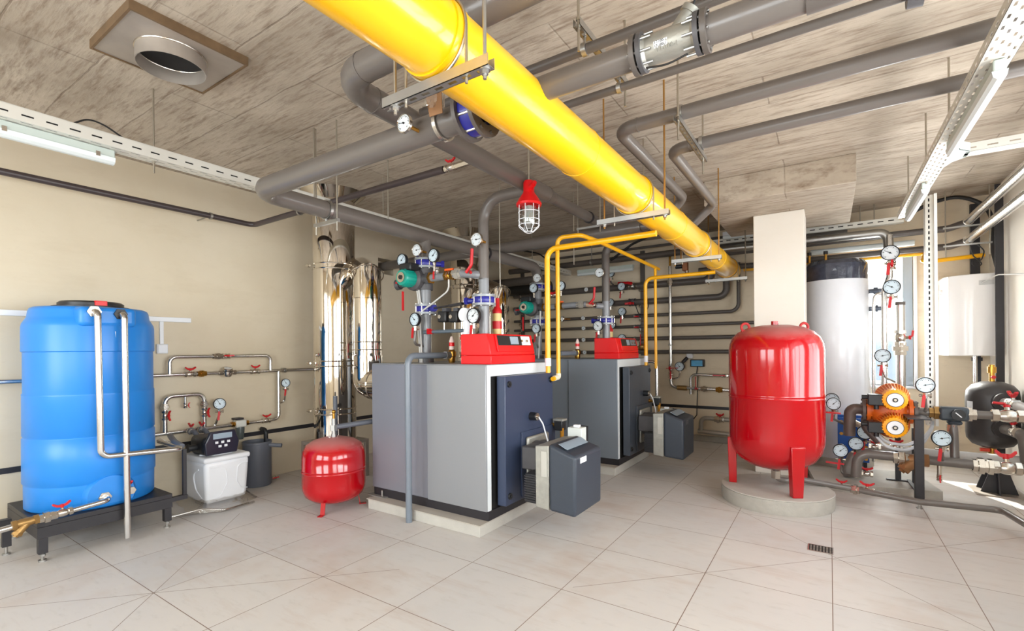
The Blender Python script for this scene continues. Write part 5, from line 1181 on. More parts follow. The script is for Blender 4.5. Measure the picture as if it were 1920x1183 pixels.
valve('slim red hanging lever on the silver pipe behind the two burners', V((B(1309, 735).x, YP-.06, zb_-.01)), (1, 0, 0), (0, -1, 0), .022, .08, 'butterfly', s=.5)
build('lever_arm', MB().bar((B(1309, 735).x, YP-.15, zb_+.0), (B(1309, 735).x, YP-.15, zb_+.17), .022, .01), REDH, label='long red lever standing up from the low silver back wall pipe', cat='lever')
mb_ = thing('heat_meter', 'small black box with blue screen on the back wall left of the big red tank', 'meter', B(1306, 681))
p = B(1306, 681)
build('meter_case', MB().cbox((p.x, YB-.05, p.z), .2, .1, .11), BLACK, mb_, bevel=.008)
build('meter_screen', MB().cbox((p.x-.0, YB-.1015, p.z), .16, .004, .085), LCDB, mb_)
build('meter_cable', MB().tube([(p.x, YB-.06, p.z-.055), (p.x-.01, YB-.08, p.z-.16), (p.x+.02, YB-.12, p.z-.2), (p.x+.01, YB-.13, p.z-.5), (p.x+.0, YB-.13, p.z-.78), (p.x-.06, YB-.13, p.z-.86)], .007, .04, 8), CABLE, mb_)
t = thing('sensor_box', 'small white sensor box with black plug on the back wall beside the blue screen', 'sensor', B(1290, 668))
p = B(1291, 667)
build('sensor_body', MB().cbox((p.x, YB-.04, p.z), .09, .08, .08), WHITE, t, bevel=.01)
build('black_plug', MB().cyl((p.x-.03, YB-.08, p.z-.03), (p.x-.09, YB-.12, p.z-.1), .024), BLACK, t)
lo = B(1315, 780)
pipe('waste_pipe', 'lowest dull silver pipe on the back wall left of the big red tank', 'pipe', [([V((B(1310, 808).x, YP-.05, B(1320, 808).z)), V((xe, YP-.05, B(1320, 810).z))], .034), ([V((B(1316, 808).x, YP-.05, B(1320, 808).z)), V((B(1316, 808).x, YP-.05, B(1330, 783).z)), V((xe, YP-.05, B(1330, 784).z))], .032)], mat('dull_zinc', (168, 162, 152), .42, .5), .08,
     [('union', union(MB(), (B(1348, 784).x, YP-.05, B(1330, 784).z), (1, 0, 0), .033, .1), NICK)])
valve('dull red valve on the lowest pipe of the back wall', V((B(1352, 780).x, YP-.05, B(1330, 784).z)), (1, 0, 0), (-.1, -.5, 1), .03, .1, s=.8)
pipe('vent_pipe', 'thin silver pipe dropping to the brass switch beside the far boiler', 'pipe', [([oY(1195, 678, 6.1), oY(1231, 678, 6.1), oY(1232, 742, 6.1)], .02)], CHROME, .06)
# high pipes, duct and lamp near the back
pipe('heating_pipe', 'grey pipe running high along the back wall below the ceiling', 'pipe', [([V((-4.95, 7.4, 2.86)), V((.2, 7.4, 2.86))], .05)], GREYD,
     parts=[('pipe_clamp', ring(MB(), (-3.3, 7.4, 2.86), (1, 0, 0), .05, .03, .006).cyl((-3.3, 7.4, 2.9), (-3.3, 7.4, ZC), .006), GALV)])
pipe('heating_pipe', 'thin dark pipe above the grey one high on the back wall', 'pipe', [([V((-4.2, 7.5, 3.02)), V((-1.2, 7.5, 3.02))], .02)], GREYD)
pipe('heating_pipe', 'grey pipe stub in the dark far left corner above the black duct', 'pipe', [([V((-5.2, 6.9, 2.58)), V((-3.85, 6.9, 2.58))], .07)], GREYD)
bd_ = thing('flexible_duct', 'black ribbed duct in the far left corner below the grey pipes', 'duct', (-4.55, 7.2, 2.4))
build('duct_body', MB().lathe((-5.1, 7.2, 2.49), (1, 0, 0), [(0, 0)]+[(.1+.008*(i % 2), i*.03) for i in range(38)]+[(0, 1.11)], 24), CABLE, bd_)
lamp_b = thing('fluorescent_lamp', 'fluorescent lamp high on the back wall behind the far flow riser', 'lamp', (-3.05, 7.3, 2.62))
build('lamp_body', MB().box(-3.5, 7.26, 2.68, -2.55, 7.34, 2.73), LAMPB, lamp_b)
build('diffuser', MB().cyl((-3.5, 7.29, 2.66), (-2.55, 7.29, 2.66), .028), LAMPG, lamp_b)
pipe('power_cable', 'black cable hanging in a slanting line under the ceiling by the far wall', 'cable', [([oY(1145, 488, 7.3), oY(1185, 458, 7.3), oY(1240, 432, 7.3)], .018)], CABLE, .3)
pipe('power_cable', 'black cable loop in the dark far left corner above the pipes', 'cable', [([oY(980, 470, 7.2), oY(1010, 475, 7.2), oY(1030, 490, 7.2), oY(1045, 515, 7.2)], .012)], CABLE, .3)
for px, py, z, lab in ((1075, 360, 2.35, 'thin pale rod hanging in front of the yellow loop'), (1206, 260, 2.6, 'thin rod hanging behind the grey elbow pipes right of the gas main')):
    p = oZ(px, py, ZC); build('threaded_rod', MB().cyl((p.x, p.y, z), (p.x, p.y, ZC), .006, seg=8), RODM, label=lab, cat='rod')
build('threaded_rod', MB().cyl((-1.35, 5.4, 2.35), (-1.35, 5.4, ZC), .0062, seg=8), RODY, label='yellowish rod hanging from the ceiling left of the drop panel', cat='rod')
sens = oY(1285, 500, 6.8)
t = thing('flow_switch', 'brown and silver flow switch on the far wall below the gas main', 'switch', sens)
build('switch_body', MB().cbox(sens, .07, .08, .12), mat('rusty_switch', (150, 96, 62), .5, .2), t, bevel=.01)
build('black_plug', MB().cyl(sens+V((-.04, 0, .01)), sens+V((-.13, 0, .01)), .03), BLACK, t)
build('nickel_foot', MB().cyl(sens+V((.02, 0, -.06)), sens+V((.02, 0, -.14)), .025), NICK, t)
# ================================================================== RIGHT SIDE
# right hand tray
rt = thing('cable_tray', 'perforated white cable tray running under the ceiling along the right side', 'cable tray', (.617, 3.2, 2.65))
WG = MAT['white_galvanised']; X0, X1, Z0, Z1 = .56, .672, 2.65, 2.705
build('side_rail', MB().slotted((X0, .3, Z0), (0, 1, 0), (0, 0, 1), 5.65, Z1-Z0, [.024], .08, .034, .01, (.0015, 0, 0)), WG, rt)
build('side_rail', MB().slotted((X1, .3, Z0), (0, 1, 0), (0, 0, 1), 5.65, Z1-Z0, [.024], .08, .034, .01, (-.0015, 0, 0)), WG, rt)
build('tray_base', MB().slotted((X0, .3, Z0), (0, 1, 0), (1, 0, 0), 5.65, X1-X0, [.016, .042, .07, .096], .08, .03, .01, (0, 0, .0015)), WG, rt)
for y in (2.2, 3.9, 4.73, 5.7): build('hanger_rod', MB().cyl((.617, y, Z0-.02), (.617, y, ZC), .0058, seg=8), RODM, rt)
bt_ = thing('cable_tray', 'short white tray branching from the right tray towards the right wall', 'cable tray', (1.1, 4.23, 2.65))
build('side_rail', MB().slotted((.74, 4.18, Z0), (1, 0, 0), (0, 0, 1), .8, .055, [.024], .1, .05, .009, (0, .0015, 0)), WG, bt_)
build('tray_base', MB().slotted((.74, 4.18, Z0), (1, 0, 0), (0, 1, 0), .8, .1, [.02, .05, .08], .1, .05, .009, (0, 0, .0015)), WG, bt_)
build('flared_tee', MB().prism([(X1, 4.0, Z0), (.7, 4.1, Z0), (.76, 4.17, Z0), (.76, 4.285, Z0), (.7, 4.35, Z0), (X1, 4.45, Z0)], (0, 0, .002)).prism([(X1, 4.0, Z0), (.7, 4.1, Z0), (.76, 4.17, Z0), (.755, 4.172, Z0), (.697, 4.104, Z0), (X1, 4.006, Z0)], (0, 0, .055)), LAMPB, bt_)
lamp('fluorescent lamp under the right ceiling tray, the nearer one', .625, 2.9, 3.9, 2.648, None, .045)
lamp('fluorescent lamp under the right ceiling tray, the farther one', .615, 4.75, 5.7, 2.648, None, .045)
kt = thing('cable_tray', 'white slotted cable tray along the back wall right of the column', 'cable tray', (0, 7.3, 2.9))
q0, q1 = oY(1508, 434, 7.3), oY(1690, 414, 7.3)
build('side_rail', MB().slotted((-1.5, 7.3, q0.z-.03), (1, 0, 0), (0, 0, 1), 2.25, .07, [.035], .1, .055, .012, (0, .0015, 0)), WG, kt)
build('tray_base', MB().box(-1.5, 7.3015, q0.z-.03, .75, 7.4, q0.z-.028), WG, kt)
for x in (-1.2, -.9, .33, .47): build('hanger_rod', MB().cyl((x, 7.36, q0.z-.02), (x, 7.36, ZC), .0058, seg=8), RODM, kt)
dt = thing('cable_tray', 'upright white perforated cable tray hanging down beside the orange pumps', 'cable tray', (.82, 6.0, .7))
d0 = oY(1737, 797, 6.0).z; d1 = oY(1740, 366, 6.0).z; xa = oY(1736, 600, 6.0).x
build('side_rail', MB().slotted((xa, 5.99, d0), (0, 0, 1), (1, 0, 0), d1-d0, .06, [.026], .052, .03, .011, (0, .0015, 0)), WG, dt)
build('side_rail', MB().box(xa+.06, 5.96, d0, xa+.082, 6.1, d1), mat('white_rail_edge', (236, 236, 232), .4, .1), dt)
build('side_rail', MB().slotted((xa, 5.992, d0), (0, 0, 1), (0, 1, 0), d1-d0, .1, [.03, .07], .06, .03, .011, (.0015, 0, 0)), WG, dt)
pipe('power_cable', 'added black cables darkening the slots of the upright tray beside the pumps', 'cable', [([V((xa+.016+.014*k, 6.03, d0+.01)), V((xa+.016+.014*k, 6.03, d1-.02))], .0075) for k in range(3)], CABLE)  # black fill added for the shade inside the tray behind its slots
pipe('power_cable', 'added black cables darkening the slots of the back wall tray', 'cable', [([V((-1.4, 7.33, q0.z-.012+.016*k)), V((.7, 7.33, q0.z-.012+.016*k))], .009) for k in range(3)], CABLE)  # added to stand in for the dark inside of this tray
for k, off in enumerate((0, .03)):
    pts = [oY(1748, 790, 5.9), oY(1747, 803, 5.85), oY(1732, 822+off*250, 5.75), oY(1700, 835+off*330, 5.65), oY(1662, 830+off*300, 5.6), oY(1642, 808+off*260, 5.62)]
    pipe('flexible_conduit', ('upper' if k == 0 else 'lower')+' of the two grey flexible conduits sagging below the orange pumps', 'conduit', [(pts, .014)], mat('light_grey_conduit', (196, 198, 202), .4), .12)
# chrome pipes and their hangers high on the right
for z, y0, lab in ((2.8, 7.27, 'upper'), (2.59, 7.28, 'lower')):
    pipe('vent_pipe', '%s of the two silver pipes running towards the viewer high on the right wall' % lab, 'pipe', [([V((1.3, y0, z)), V((1.3, -.5, z))], .043)], CHROME, None,
         [('end_band', ring(MB(), (1.3, y0-.02, z), (0, 1, 0), .043, .012, .004), NICK)])
    dp = oY(1700, 440 if lab == 'upper' else 470, 7.42)
    pipe('heating_pipe', '%s dark grey pipe along the back wall joining the silver pipes on the right' % lab, 'pipe', [([V((-1.6, 7.42, z-.03)), V((1.16, 7.42, z-.03)), V((1.3, 7.3, z))], .038)], GREYD, .1)
hg = thing('pipe_hanger', 'rod ladder hanger under the ends of the two silver pipes by the back wall', 'hanger', (1.3, 7.2, 2.4))
for x in (1.1, 1.46): build('threaded_rod', MB().cyl((x, 7.2, 2.4), (x, 7.2, ZC), .006, seg=8), RODM, hg)
for z in (2.74, 2.535): build('cross_bar', MB().box(1.08, 7.19, z-.012, 1.48, 7.21, z+.005), GALV, hg)
pipe('silver_pipe', 'silver insulated pipe along the back wall ending in an elbow above the window gauge', 'pipe', [([oY(1300, 474, 7.2), oY(1508, 452, 7.2), oY(1664, 435, 7.2), oY(1667, 476, 7.2)], .05)], GALV, .1)
lb_ = thing('fluorescent_lamp', 'long white fluorescent lamp on the back wall above the window', 'lamp', oY(1620, 467, 7.5))
u0, u1 = oY(1520, 476, 7.5), oY(1714, 459, 7.5)
build('lamp_body', MB().box(u0.x, 7.52, u0.z-.01, u1.x, 7.6, u0.z+.05), WHITE, lb_); build('diffuser', MB().cyl((u0.x, 7.48, u0.z+.008), (u1.x, 7.48, u0.z+.008), .035), LAMPG, lb_)
lc_ = thing('fluorescent_lamp', 'fluorescent lamp left of the column behind the gas main end', 'lamp', oY(1390, 437, 7.2))
u0, u1 = oY(1356, 443, 7.2), oY(1430, 432, 7.2)
build('lamp_body', MB().box(u0.x, 7.16, u0.z, u1.x+.4, 7.26, u0.z+.05), WHITE, lc_); build('diffuser', MB().cyl((u0.x, 7.2, u0.z-.015), (u1.x+.4, 7.2, u0.z-.015), .035), LAMPG, lc_)
y1_, y2_ = oY(1690, 479, 7.45), oY(1735, 476, 7.45)
pipe('gas_pipe', 'orange yellow gas pipe along the back wall above the window with a stepped elbow', 'pipe', [([V((-1.0, 7.45, y1_.z)), V((y2_.x, 7.45, y1_.z)), oY(1730, 490, 7.15), oY(1745, 490, 7.15), V((oY(1845, 478, 7.3).x, 7.3, oY(1845, 478, 7.3).z))], .023)], YELS, .04)
pipe('power_cable', 'thick black cable arching over the white heater near the ceiling', 'cable', [([oY(1715, 396, 7.35), oY(1745, 380, 7.35), oY(1800, 366, 7.35), oY(1850, 385, 7.35), oY(1864, 420, 7.35), oY(1862, 470, 7.4), oY(1872, 508, 7.4)], .022)], CABLE, .3)
pipe('power_cable', 'thin dark wire loops above the white heater', 'cable', [([oY(1818, 456, 7.2), oY(1825, 480, 7.2), oY(1845, 497, 7.2), oY(1825, 500, 7.2), oY(1822, 488, 7.2), oY(1840, 490, 7.2), oY(1846, 470, 7.2), oY(1830, 455, 7.2)], .006)], CABLE, .06)
pipe('power_cable', 'pale wire running from the white heater along the right wall', 'cable', [([oY(1842, 530, 7.1), oY(1870, 515, 6.9), V((1.52, 6.3, 2.07)), V((1.53, 5.2, 2.14))], .006)], CABLEG, .2)
build('black_post', MB().box(1.455, 6.98, 0, 1.52, 7.0, 3.1), BLACKM, label='tall flat black post in the right corner beside the white heater', cat='post')
build('black_post', MB().box(1.37, 7.55, 1.9, 1.45, 7.6, 3.05), BLACKM, label='shorter black post on the back wall above the white heater', cat='post')
# white heater
h0, h1 = oY(1769, 520, 7.25), oY(1870, 667, 7.25)
ht = thing('water_heater', 'white wall hung heater with rounded front in the right corner', 'heater', ((h0.x+h1.x)/2, 7.4, h1.z))
xa, xb = h0.x, h1.x-.01
build('heater_body', MB().prism([(xa, 7.6, h1.z), (xa, 7.3, h1.z), (xa+.03, 7.2, h1.z), (xa+.12, 7.13, h1.z), (xa+.25, 7.1, h1.z), (xb, 7.12, h1.z), (xb, 7.6, h1.z)], (0, 0, h0.z-h1.z)), WHITEM, ht, bevel=.008, ang=25)
build('side_knob', MB().cyl((xa, 7.34, h0.z-.16), (xa-.025, 7.34, h0.z-.16), .024), WHITEM, ht)
build('cable_entry', MB().cbox((xb-.1, 7.11, h0.z-.1), .12, .02, .05), mat('heater_slot', (200, 200, 198), .4), ht)
build('outlet_pipe', MB().cyl((xa+.29, 7.35, h1.z-.7), (xa+.29, 7.35, h1.z), .035).hexn((xa+.29, 7.35, h1.z-.06), (xa+.29, 7.35, h1.z-.02), .05), mat('dark_metal_pipe', (70, 74, 82), .3, .6), ht)
# hot water cylinder behind the column
cx_, cy_, cr2 = .06, 7.12, .345
hw = thing('hot_water_cylinder', 'tall white film wrapped hot water cylinder behind the column and big red tank', 'tank', (cx_, cy_, 0))
build('wrap_jacket', MB().lathe((cx_, cy_, 0), (0, 0, 1), [(0, .1), (cr2, .1), (cr2, .62), (cr2+.006, .63), (cr2+.006, 2.2), (cr2, 2.21)], 48), WRAP, hw)
build('black_insulation', MB().lathe((cx_, cy_, 0), (0, 0, 1), [(cr2-.005, 2.19), (cr2-.004, 2.24), (cr2-.008, 2.28), (cr2-.002, 2.33), (cr2-.008, 2.4), (cr2-.05, 2.45), (0, 2.47)], 48), mat('black_crumpled_film', (58, 62, 76), .16, 0, .6, 16, bump=1, bscale=9, coat=.8), hw)
build('base_plinth', MB().lathe((cx_, cy_, 0), (0, 0, 1), [(0, 0), (cr2+.03, 0), (cr2+.03, .1), (0, .1)], 40), CONCP, hw)
for px in (1517, 1548):
    p = oY(px, 480, 7.0); st_ = build('top_stub', MB().cyl((p.x, 7.1, 2.42), (p.x, 7.1, 2.56), .014), BRASS, hw); build('tap_knob', MB().cyl((p.x, 7.1, 2.56), (p.x, 7.1, 2.6), .024), BLACK, st_)
for py in (546, 579):
    z = oY(1630, py, 7.0).z
    build('side_port', MB().cyl((cx_+cr2-.01, cy_-.1, z), (oY(1662, py, 7.0).x, cy_-.1, z), .028).hexn((cx_+cr2+.03, cy_-.1, z), (cx_+cr2+.07, cy_-.1, z), .045), mat('steel_blue_fitting', (96, 104, 118), .35, .4), hw)
YV = 6.85
def R(px, py): return oY(px, py, YV)
pipe('window_pipe', 'thick silver pipe standing in front of the window, left of the lever valve', 'pipe', [([R(1668, 440), R(1668, 520), R(1658, 545), R(1658, 770)], .03)], CHROME, .1)
pipe('window_pipe', 'thin silver pipe standing beside the white cylinder in front of the window', 'pipe', [([R(1662, 549), R(1640, 551), R(1638, 575), R(1638, 865)], .017)], CHROME, .06)
pv = R(1687, 600)
pipe('window_pipe', 'thick silver pipe with union and red lever in front of the window', 'pipe', [([R(1688, 566), R(1690, 780)], .042)], CHROME, None, [('union', union(MB(), R(1688, 654), (0, 0, 1), .044, .14), NICK), ('end_cap', MB().cyl(R(1688, 566), R(1688, 572), .046), GREYD)])
valve('red lever ball valve on the thick silver pipe in front of the window', R(1688, 633), (0, 0, 1), (1, -.3, 0), .042, .16, 'lever', s=.35)
gauge('topmost round gauge in front of the window', oY(1669, 474, 6.7), .085, 0, 'P', .07, 1, None, needle=-60, dial=DIAL)
gauge('round gauge on the silver pipe beside the white cylinder ports', oY(1672, 538, 6.7), .08, 0, 'P', .07, 1, None, needle=-60)
gauge('round gauge with red lever low in front of the window', oY(1655, 667, 6.4), .072, 0, 'P', .07, 1, [oY(1660, 708, 6.42), oY(1678, 716, 6.6)], .01, footm=CHROME, needle=75)
valve('red handled valve under the topmost gauge in front of the window', oY(1671, 496, 6.75), (0, 0, 1), (0, -1, 0), .03, .12, s=.6)
# big red expansion tank on the round base
bx, by = -.42, 5.03
rb = thing('round_plinth', 'low round concrete plinth under the big red tank', 'plinth', (-.42, 5.0, 0))
build('plinth_body', MB().lathe((-.42, 5.0, 0), (0, 0, 1), [(0, 0), (.452, 0), (.457, .02), (.457, .118), (0, .118)], 64), CONCS, rb)
build('plinth_top', MB().lathe((-.42, 5.0, 0), (0, 0, 1), [(0, .1182), (.452, .1182), (.457, .126), (.452, .13), (0, .13)], 64), CONCP, rb)
ex = thing('expansion_tank', 'big glossy red expansion tank on three legs on a round base', 'tank', (bx, by, .13))
pr_ = [(0, .29), (.12, .295), (.26, .33), (.36, .39), (.415, .47), (.437, .55), (.44, .6), (.44, .945), (.445, .952), (.44, .96), (.44, .972), (.445, .98), (.44, .988), (.44, 1.38), (.432, 1.44), (.405, 1.5), (.35, 1.55), (.26, 1.59), (.14, 1.612), (0, 1.618)]
build('tank_shell', MB().lathe((bx, by, 0), (0, 0, 1), [(r_*.887, z_) for r_, z_ in pr_], 72), REDT, ex, ang=60)
for px, py in ((1492, 932), (1361, 901), (1513, 899)):
    p = oZ(px, py, .13); d_ = V((p.x-bx, p.y-by, 0)).normalized(); s_ = V((-d_.y, d_.x, 0)); c = V((bx, by, 0))+d_*.383
    f = lambda w, k, z: c+s_*w+d_*k+V((0, 0, z))
    build('leg', MB()._add([f(-.042, -.055, .13), f(.042, -.055, .13), f(.042, .012, .13), f(-.042, .012, .13), f(-.06, -.055, .58), f(.06, -.055, .58), f(.06, .022, .56), f(-.06, .022, .56)],
          [(0, 3, 2, 1), (4, 5, 6, 7), (0, 1, 5, 4), (1, 2, 6, 5), (2, 3, 7, 6), (3, 0, 4, 7)]), RED, ex, bevel=.006)
for px in (1394, 1508):
    sg_ = -1 if px < 1450 else 1; c = V((bx, by, 1.5))+_r0*(sg_*.272)+V((0, 0, .05))
    build('lifting_lug', MB().torus(c+V((0, 0, .045)), _d, .036, .012, 24, 8).bar(c+V((0, 0, -.05)), c+V((0, 0, .015)), .07, .016, _d), DUST, ex)
build('top_plug', MB().cyl((bx, by, 1.615), (bx, by, 1.65), .03, seg=16), RED, ex)
zf_ = .12
fp = [oZ(1600, 917, zf_), oZ(1725, 941, zf_), oZ(1880, 957, zf_), oZ(1925, 984, zf_)]
yl_ = 5.25
pipe('floor_pipe', 'grey pipe running low over the floor from under the big red tank to the right', 'pipe', [([V((bx, by, .3)), V((bx, by, .19)), V((bx+.1, by+.02, .185)), oZ(1490, 897, .19), fp[0], fp[1], fp[2], fp[3]], .025)], GREY, .06,
     [('union', union(MB(), oZ(1604, 918, zf_), fp[1]-fp[0], .026, .07), NICK), ('hex_tail', MB().hexn((bx, by, .2), (bx, by, .27), .042), NICK)])
valve('red capped drain tap on the floor pipe right of the round plinth', oZ(1578, 913, zf_+.005), fp[1]-fp[0], (0, 0, 1), .02, .08)
valve('red butterfly valve on the floor pipe right of its union', oZ(1626, 921, zf_), fp[1]-fp[0], (0, 0, 1), .024, .11)
# slab and heat exchanger
sl_ = thing('concrete_plinth', 'low concrete slab under the heat exchanger and pump stand', 'plinth', (.4, 6.2, 0))
pA, pB = oZ(1530, 904, .075), oZ(1768, 922, .075)
build('plinth_body', MB().prism([(pA.x, pA.y, 0), (pB.x, pB.y, 0), (pB.x-.12, pB.y+.75, 0), (pA.x-.1, pA.y+.7, 0)], (0, 0, .072)), CONCS, sl_)
build('plinth_top', MB().prism([(pA.x, pA.y, .0722), (pB.x, pB.y, .0722), (pB.x-.12, pB.y+.75, .0722), (pA.x-.1, pA.y+.7, .0722)], (0, 0, .005)), CONCP, sl_)
YX_ = 6.3
hx = thing('heat_exchanger', 'blue framed plate heat exchanger behind the orange pumps', 'heat exchanger', oY(1597, 880, YX_))
a_, b_ = oY(1571, 783, YX_), oY(1626, 868, YX_)
build('front_plate', MB().box(a_.x, YX_, b_.z, b_.x+.02, YX_+.025, a_.z), BLUEH, hx, bevel=.004)
build('back_plate', MB().box(a_.x, YX_+.3, b_.z, b_.x+.02, YX_+.325, a_.z), BLUEH, hx, bevel=.004)
build('plate_pack', MB().box(a_.x+.04, YX_+.0251, b_.z+.03, b_.x-.02, YX_+.2999, a_.z-.03), GALV, hx)
for x in (a_.x+.03, b_.x-.01):
    for k in range(4):
        z = b_.z+.04+k*(a_.z-b_.z-.08)/3; build('tie_bolt', MB().cyl((x, YX_-.03, z), (x, YX_+.34, z), .008, seg=8).hexn((x, YX_-.016, z), (x, YX_-.0005, z), .018), BRASS, hx)
build('exchanger_label', MB().cbox((a_.x+.2, YX_-.002, a_.z-.16), .05, .003, .05), mat('pale_blue_label', (190, 210, 230), .4), hx)
build('foot', MB().box(a_.x+.01, YX_, .078, a_.x+.04, YX_+.33, b_.z).box(b_.x-.03, YX_, .078, b_.x, YX_+.33, b_.z), BLACKM, hx)
# ---- twin orange pump and its lines
YU, YLn = 5.7, 5.62
PU = lambda px, py, Y=YU: oY(px, py, Y)
zU = PU(1760, 775).z
tp_ = thing('twin_pump', 'orange twin pump with two yellow finned motor heads', 'pump', PU(1672, 840))
fl0, fl1 = PU(1629, 770), PU(1708, 775)
build('pump_body', MB().tube([(fl0.x, YU+.05, zU), (PU(1668, 770).x, YU+.05, zU), (fl1.x, YU+.05, zU)], .075, 0, 24).ball((PU(1668, 770).x, YU+.04, zU), .14, 20, (1.2, .7, 1.15)), ORANGE, tp_)
build('pump_flange', flange(MB(), (fl0.x, YU+.05, zU), (1, 0, 0), .06, .03, 6, .01, .115), ORANGE, tp_)
build('pump_flange', flange(MB(), (fl1.x, YU+.05, zU), (1, 0, 0), .06, .03, 6, .01, .115), ORANGE, tp_)
for k, (px, py) in enumerate(((1678.5, 750), (1678.5, 802))):
    fc_ = oY(px, py, 5.46); ctr = V((fc_.x, 0, fc_.z)); at = lambda y: V((ctr.x, y, ctr.z))
    mt_ = build('motor_drum', MB().lathe(at(5.76), (0, -1, 0), [(0, 0), (.132, 0), (.135, .02), (.132, .05), (.115, .07), (.1, .17), (0, .18)], 36), ORANGE, tp_)
    fm = MB()
    for i in range(14):
        a = radians(20+140*i/13); fm.bar(at(5.72)+V((.13*cos(a), 0, .13*sin(a))), at(5.53)+V((.092*cos(a), 0, .092*sin(a))), .004, .02, (cos(a), 0, sin(a)))
    build('rear_fins', fm, mat('pale_orange_fin', (240, 180, 90), .4), mt_)
    cap = build('motor_cap', MB().lathe(at(5.58), (0, -1, 0), [(0, 0), (.097, 0), (.099, .06), (.088, .11), (.06, .122), (0, .123)], 36), AMBER, tp_)
    cf = MB()
    for i in range(22):
        a = 2*pi*i/22; cf.bar(at(5.575)+V((.099*cos(a), 0, .099*sin(a))), at(5.47)+V((.088*cos(a), 0, .088*sin(a))), .008, .012, (cos(a), 0, sin(a)))
    build('cap_fins', cf, AMBER, cap)
    ds = build('label_disc', MB().cyl(at(5.4565), at(5.454), .06, seg=32), WHITE, cap)
    build('disc_rim', MB().torus(at(5.456), (0, 1, 0), .061, .003, 36, 6), BLACK, cap)
    build('vent_plug', MB().cyl(at(5.4535), at(5.444), .02, seg=18), BLACK, tp_); build('plug_centre', MB().cyl(at(5.4438), at(5.44), .011, seg=14), NICK, tp_)
    bb = oY(1643, 749 if k == 0 else 800, 5.56)
    build('terminal_box', MB().cbox(bb, .13, .14, .1), BLACK, tp_, bevel=.008)
    build('cable_gland', MB().cyl(bb+V((-.065, 0, .02)), bb+V((-.11, 0, .02)), .02).cyl(bb+V((.0, 0, -.05)), bb+V((.0, 0, -.09)), .02), BLACK, tp_)
pipe('pump_inlet_pipe', 'rusty brown elbow pipe joining the left flange of the orange twin pump', 'pipe', [([V((fl0.x-.03, YU+.05, zU)), V((PU(1594, 768).x, YU+.05, zU)), V((PU(1593, 825).x, YU+.06, PU(1593, 818).z))], .05)], RUSTP, .12,
     [('flange', flange(MB(), (fl0.x-.035, YU+.05, zU), (1, 0, 0), .052, .025, 6, .01, .11), RUSTP)])
pipe('pump_inlet_pipe', 'second rusty brown pipe curving under the lower head of the orange twin pump', 'pipe', [([V((PU(1625, 790).x, YU+.12, PU(1625, 785).z)), V((PU(1622, 800).x, YU+.12, PU(1622, 803).z)), V((PU(1650, 830).x, YU+.1, PU(1650, 832).z))], .035)], RUSTP, .1)
vx3 = PU(1789, 775).x
zLn = oY(1760, 866, YLn).z
pipe('pump_outlet_pipe', 'grey pipe running right from the orange pump through a black mixing valve', 'pipe',
     [([V((fl1.x+.03, YU+.05, zU)), V((1.5, YU+.05, zU+.0))], .036), ([V((vx3, YU+.05, zU-.02)), V((vx3, YLn+.06, zLn))], .032)], GREY, None,
     [('flange', flange(MB(), (fl1.x+.035, YU+.05, zU), (1, 0, 0), .04, .025, 6, .01, .1), GREYD), ('brass_union', union(MB(), (PU(1757, 775).x, YU+.05, zU), (1, 0, 0), .036, .1), BRONZE),
      ('union', union(MB(), (PU(1769, 775).x, YU+.05, zU), (1, 0, 0), .038, .1), NICK), ('union', union(MB(), (PU(1818, 775).x, YU+.05, zU), (1, 0, 0), .038, .1), NICK), ('union', MB().hexn((vx3, YU+.05, zU-.16), (vx3, YU+.05, zU-.1), .05), NICK)])
mv = thing('mixing_valve', 'black three way mixing valve on the grey pipe right of the orange pump', 'valve', (vx3, YU+.05, zU))
build('valve_body', MB().box(vx3-.1, YU-.02, zU-.06, vx3+.1, YU+.1, zU+.06).box(vx3-.04, YU, zU-.1, vx3+.06, YU+.1, zU-.06), mat('slate_valve_body', (52, 60, 68), .4), mv, bevel=.02)
build('valve_knob', MB().cyl((vx3+.02, YU-.02, zU), (vx3+.02, YU-.06, zU), .048, seg=24), BLACK, mv)
build('pointer', MB().bar((vx3+.0, YU-.062, zU+.02), (vx3+.04, YU-.062, zU-.02), .008, .004, (0, 1, 0)), WHITE, mv)
valve('big nickel ball valve with red lever on the upper right pipe', V((PU(1893, 778).x, YU+.05, zU)), (1, 0, 0), (-.2, .3, 1), .042, .2, 'lever', flip=-1, s=.4)
xl0 = oY(1608, 862, YLn).x
pipe('pump_return_pipe', 'grey return pipe below the orange pump with a down turned elbow at its left end', 'pipe',
     [([V((oY(1605, 895, YLn).x, YLn, oY(1605, 893, YLn).z)), V((xl0, YLn, zLn+.015)), V((1.5, YLn+.0, zLn))], .042)], GREY, .1,
     [('union', union(MB(), oY(1689, 859, YLn), (1, 0, 0), .04, .11), NICK), ('union', union(MB(), V((oY(1838, 868, YLn).x, YLn, zLn)), (1, 0, 0), .042, .1), NICK), ('union', union(MB(), V((oY(1856, 868, YLn).x, YLn, zLn)), (1, 0, 0), .04, .08), NICK),
      ('drain_stub', MB().cyl((oY(1761, 866, YLn).x, YLn, zLn), (oY(1761, 866, YLn).x, YLn, zLn-.12), .016), NICK)])
strainer('big bronze strainer on the grey return pipe below the orange pump', V((oY(1714, 862, YLn).x, YLn, zLn)), (-1, 0, 0), (-.0, -.3, -1), .045, .2, mat('brown_bronze', (150, 108, 70), .5, .5, .15, 20))
valve('nickel ball valve with red handle on the lower right pipe', V((oY(1888, 872, YLn).x, YLn, zLn)), (1, 0, 0), (-.1, .3, 1), .042, .17, s=.7)
valve('red drain tap hanging under the lower right pipe', V((oY(1761, 866, YLn).x, YLn, zLn-.14)), (0, 0, 1), (0, -1, 0), .015, .05)
wp = V((oY(1760, 860, 6.2).x, 6.2, zLn+.03))
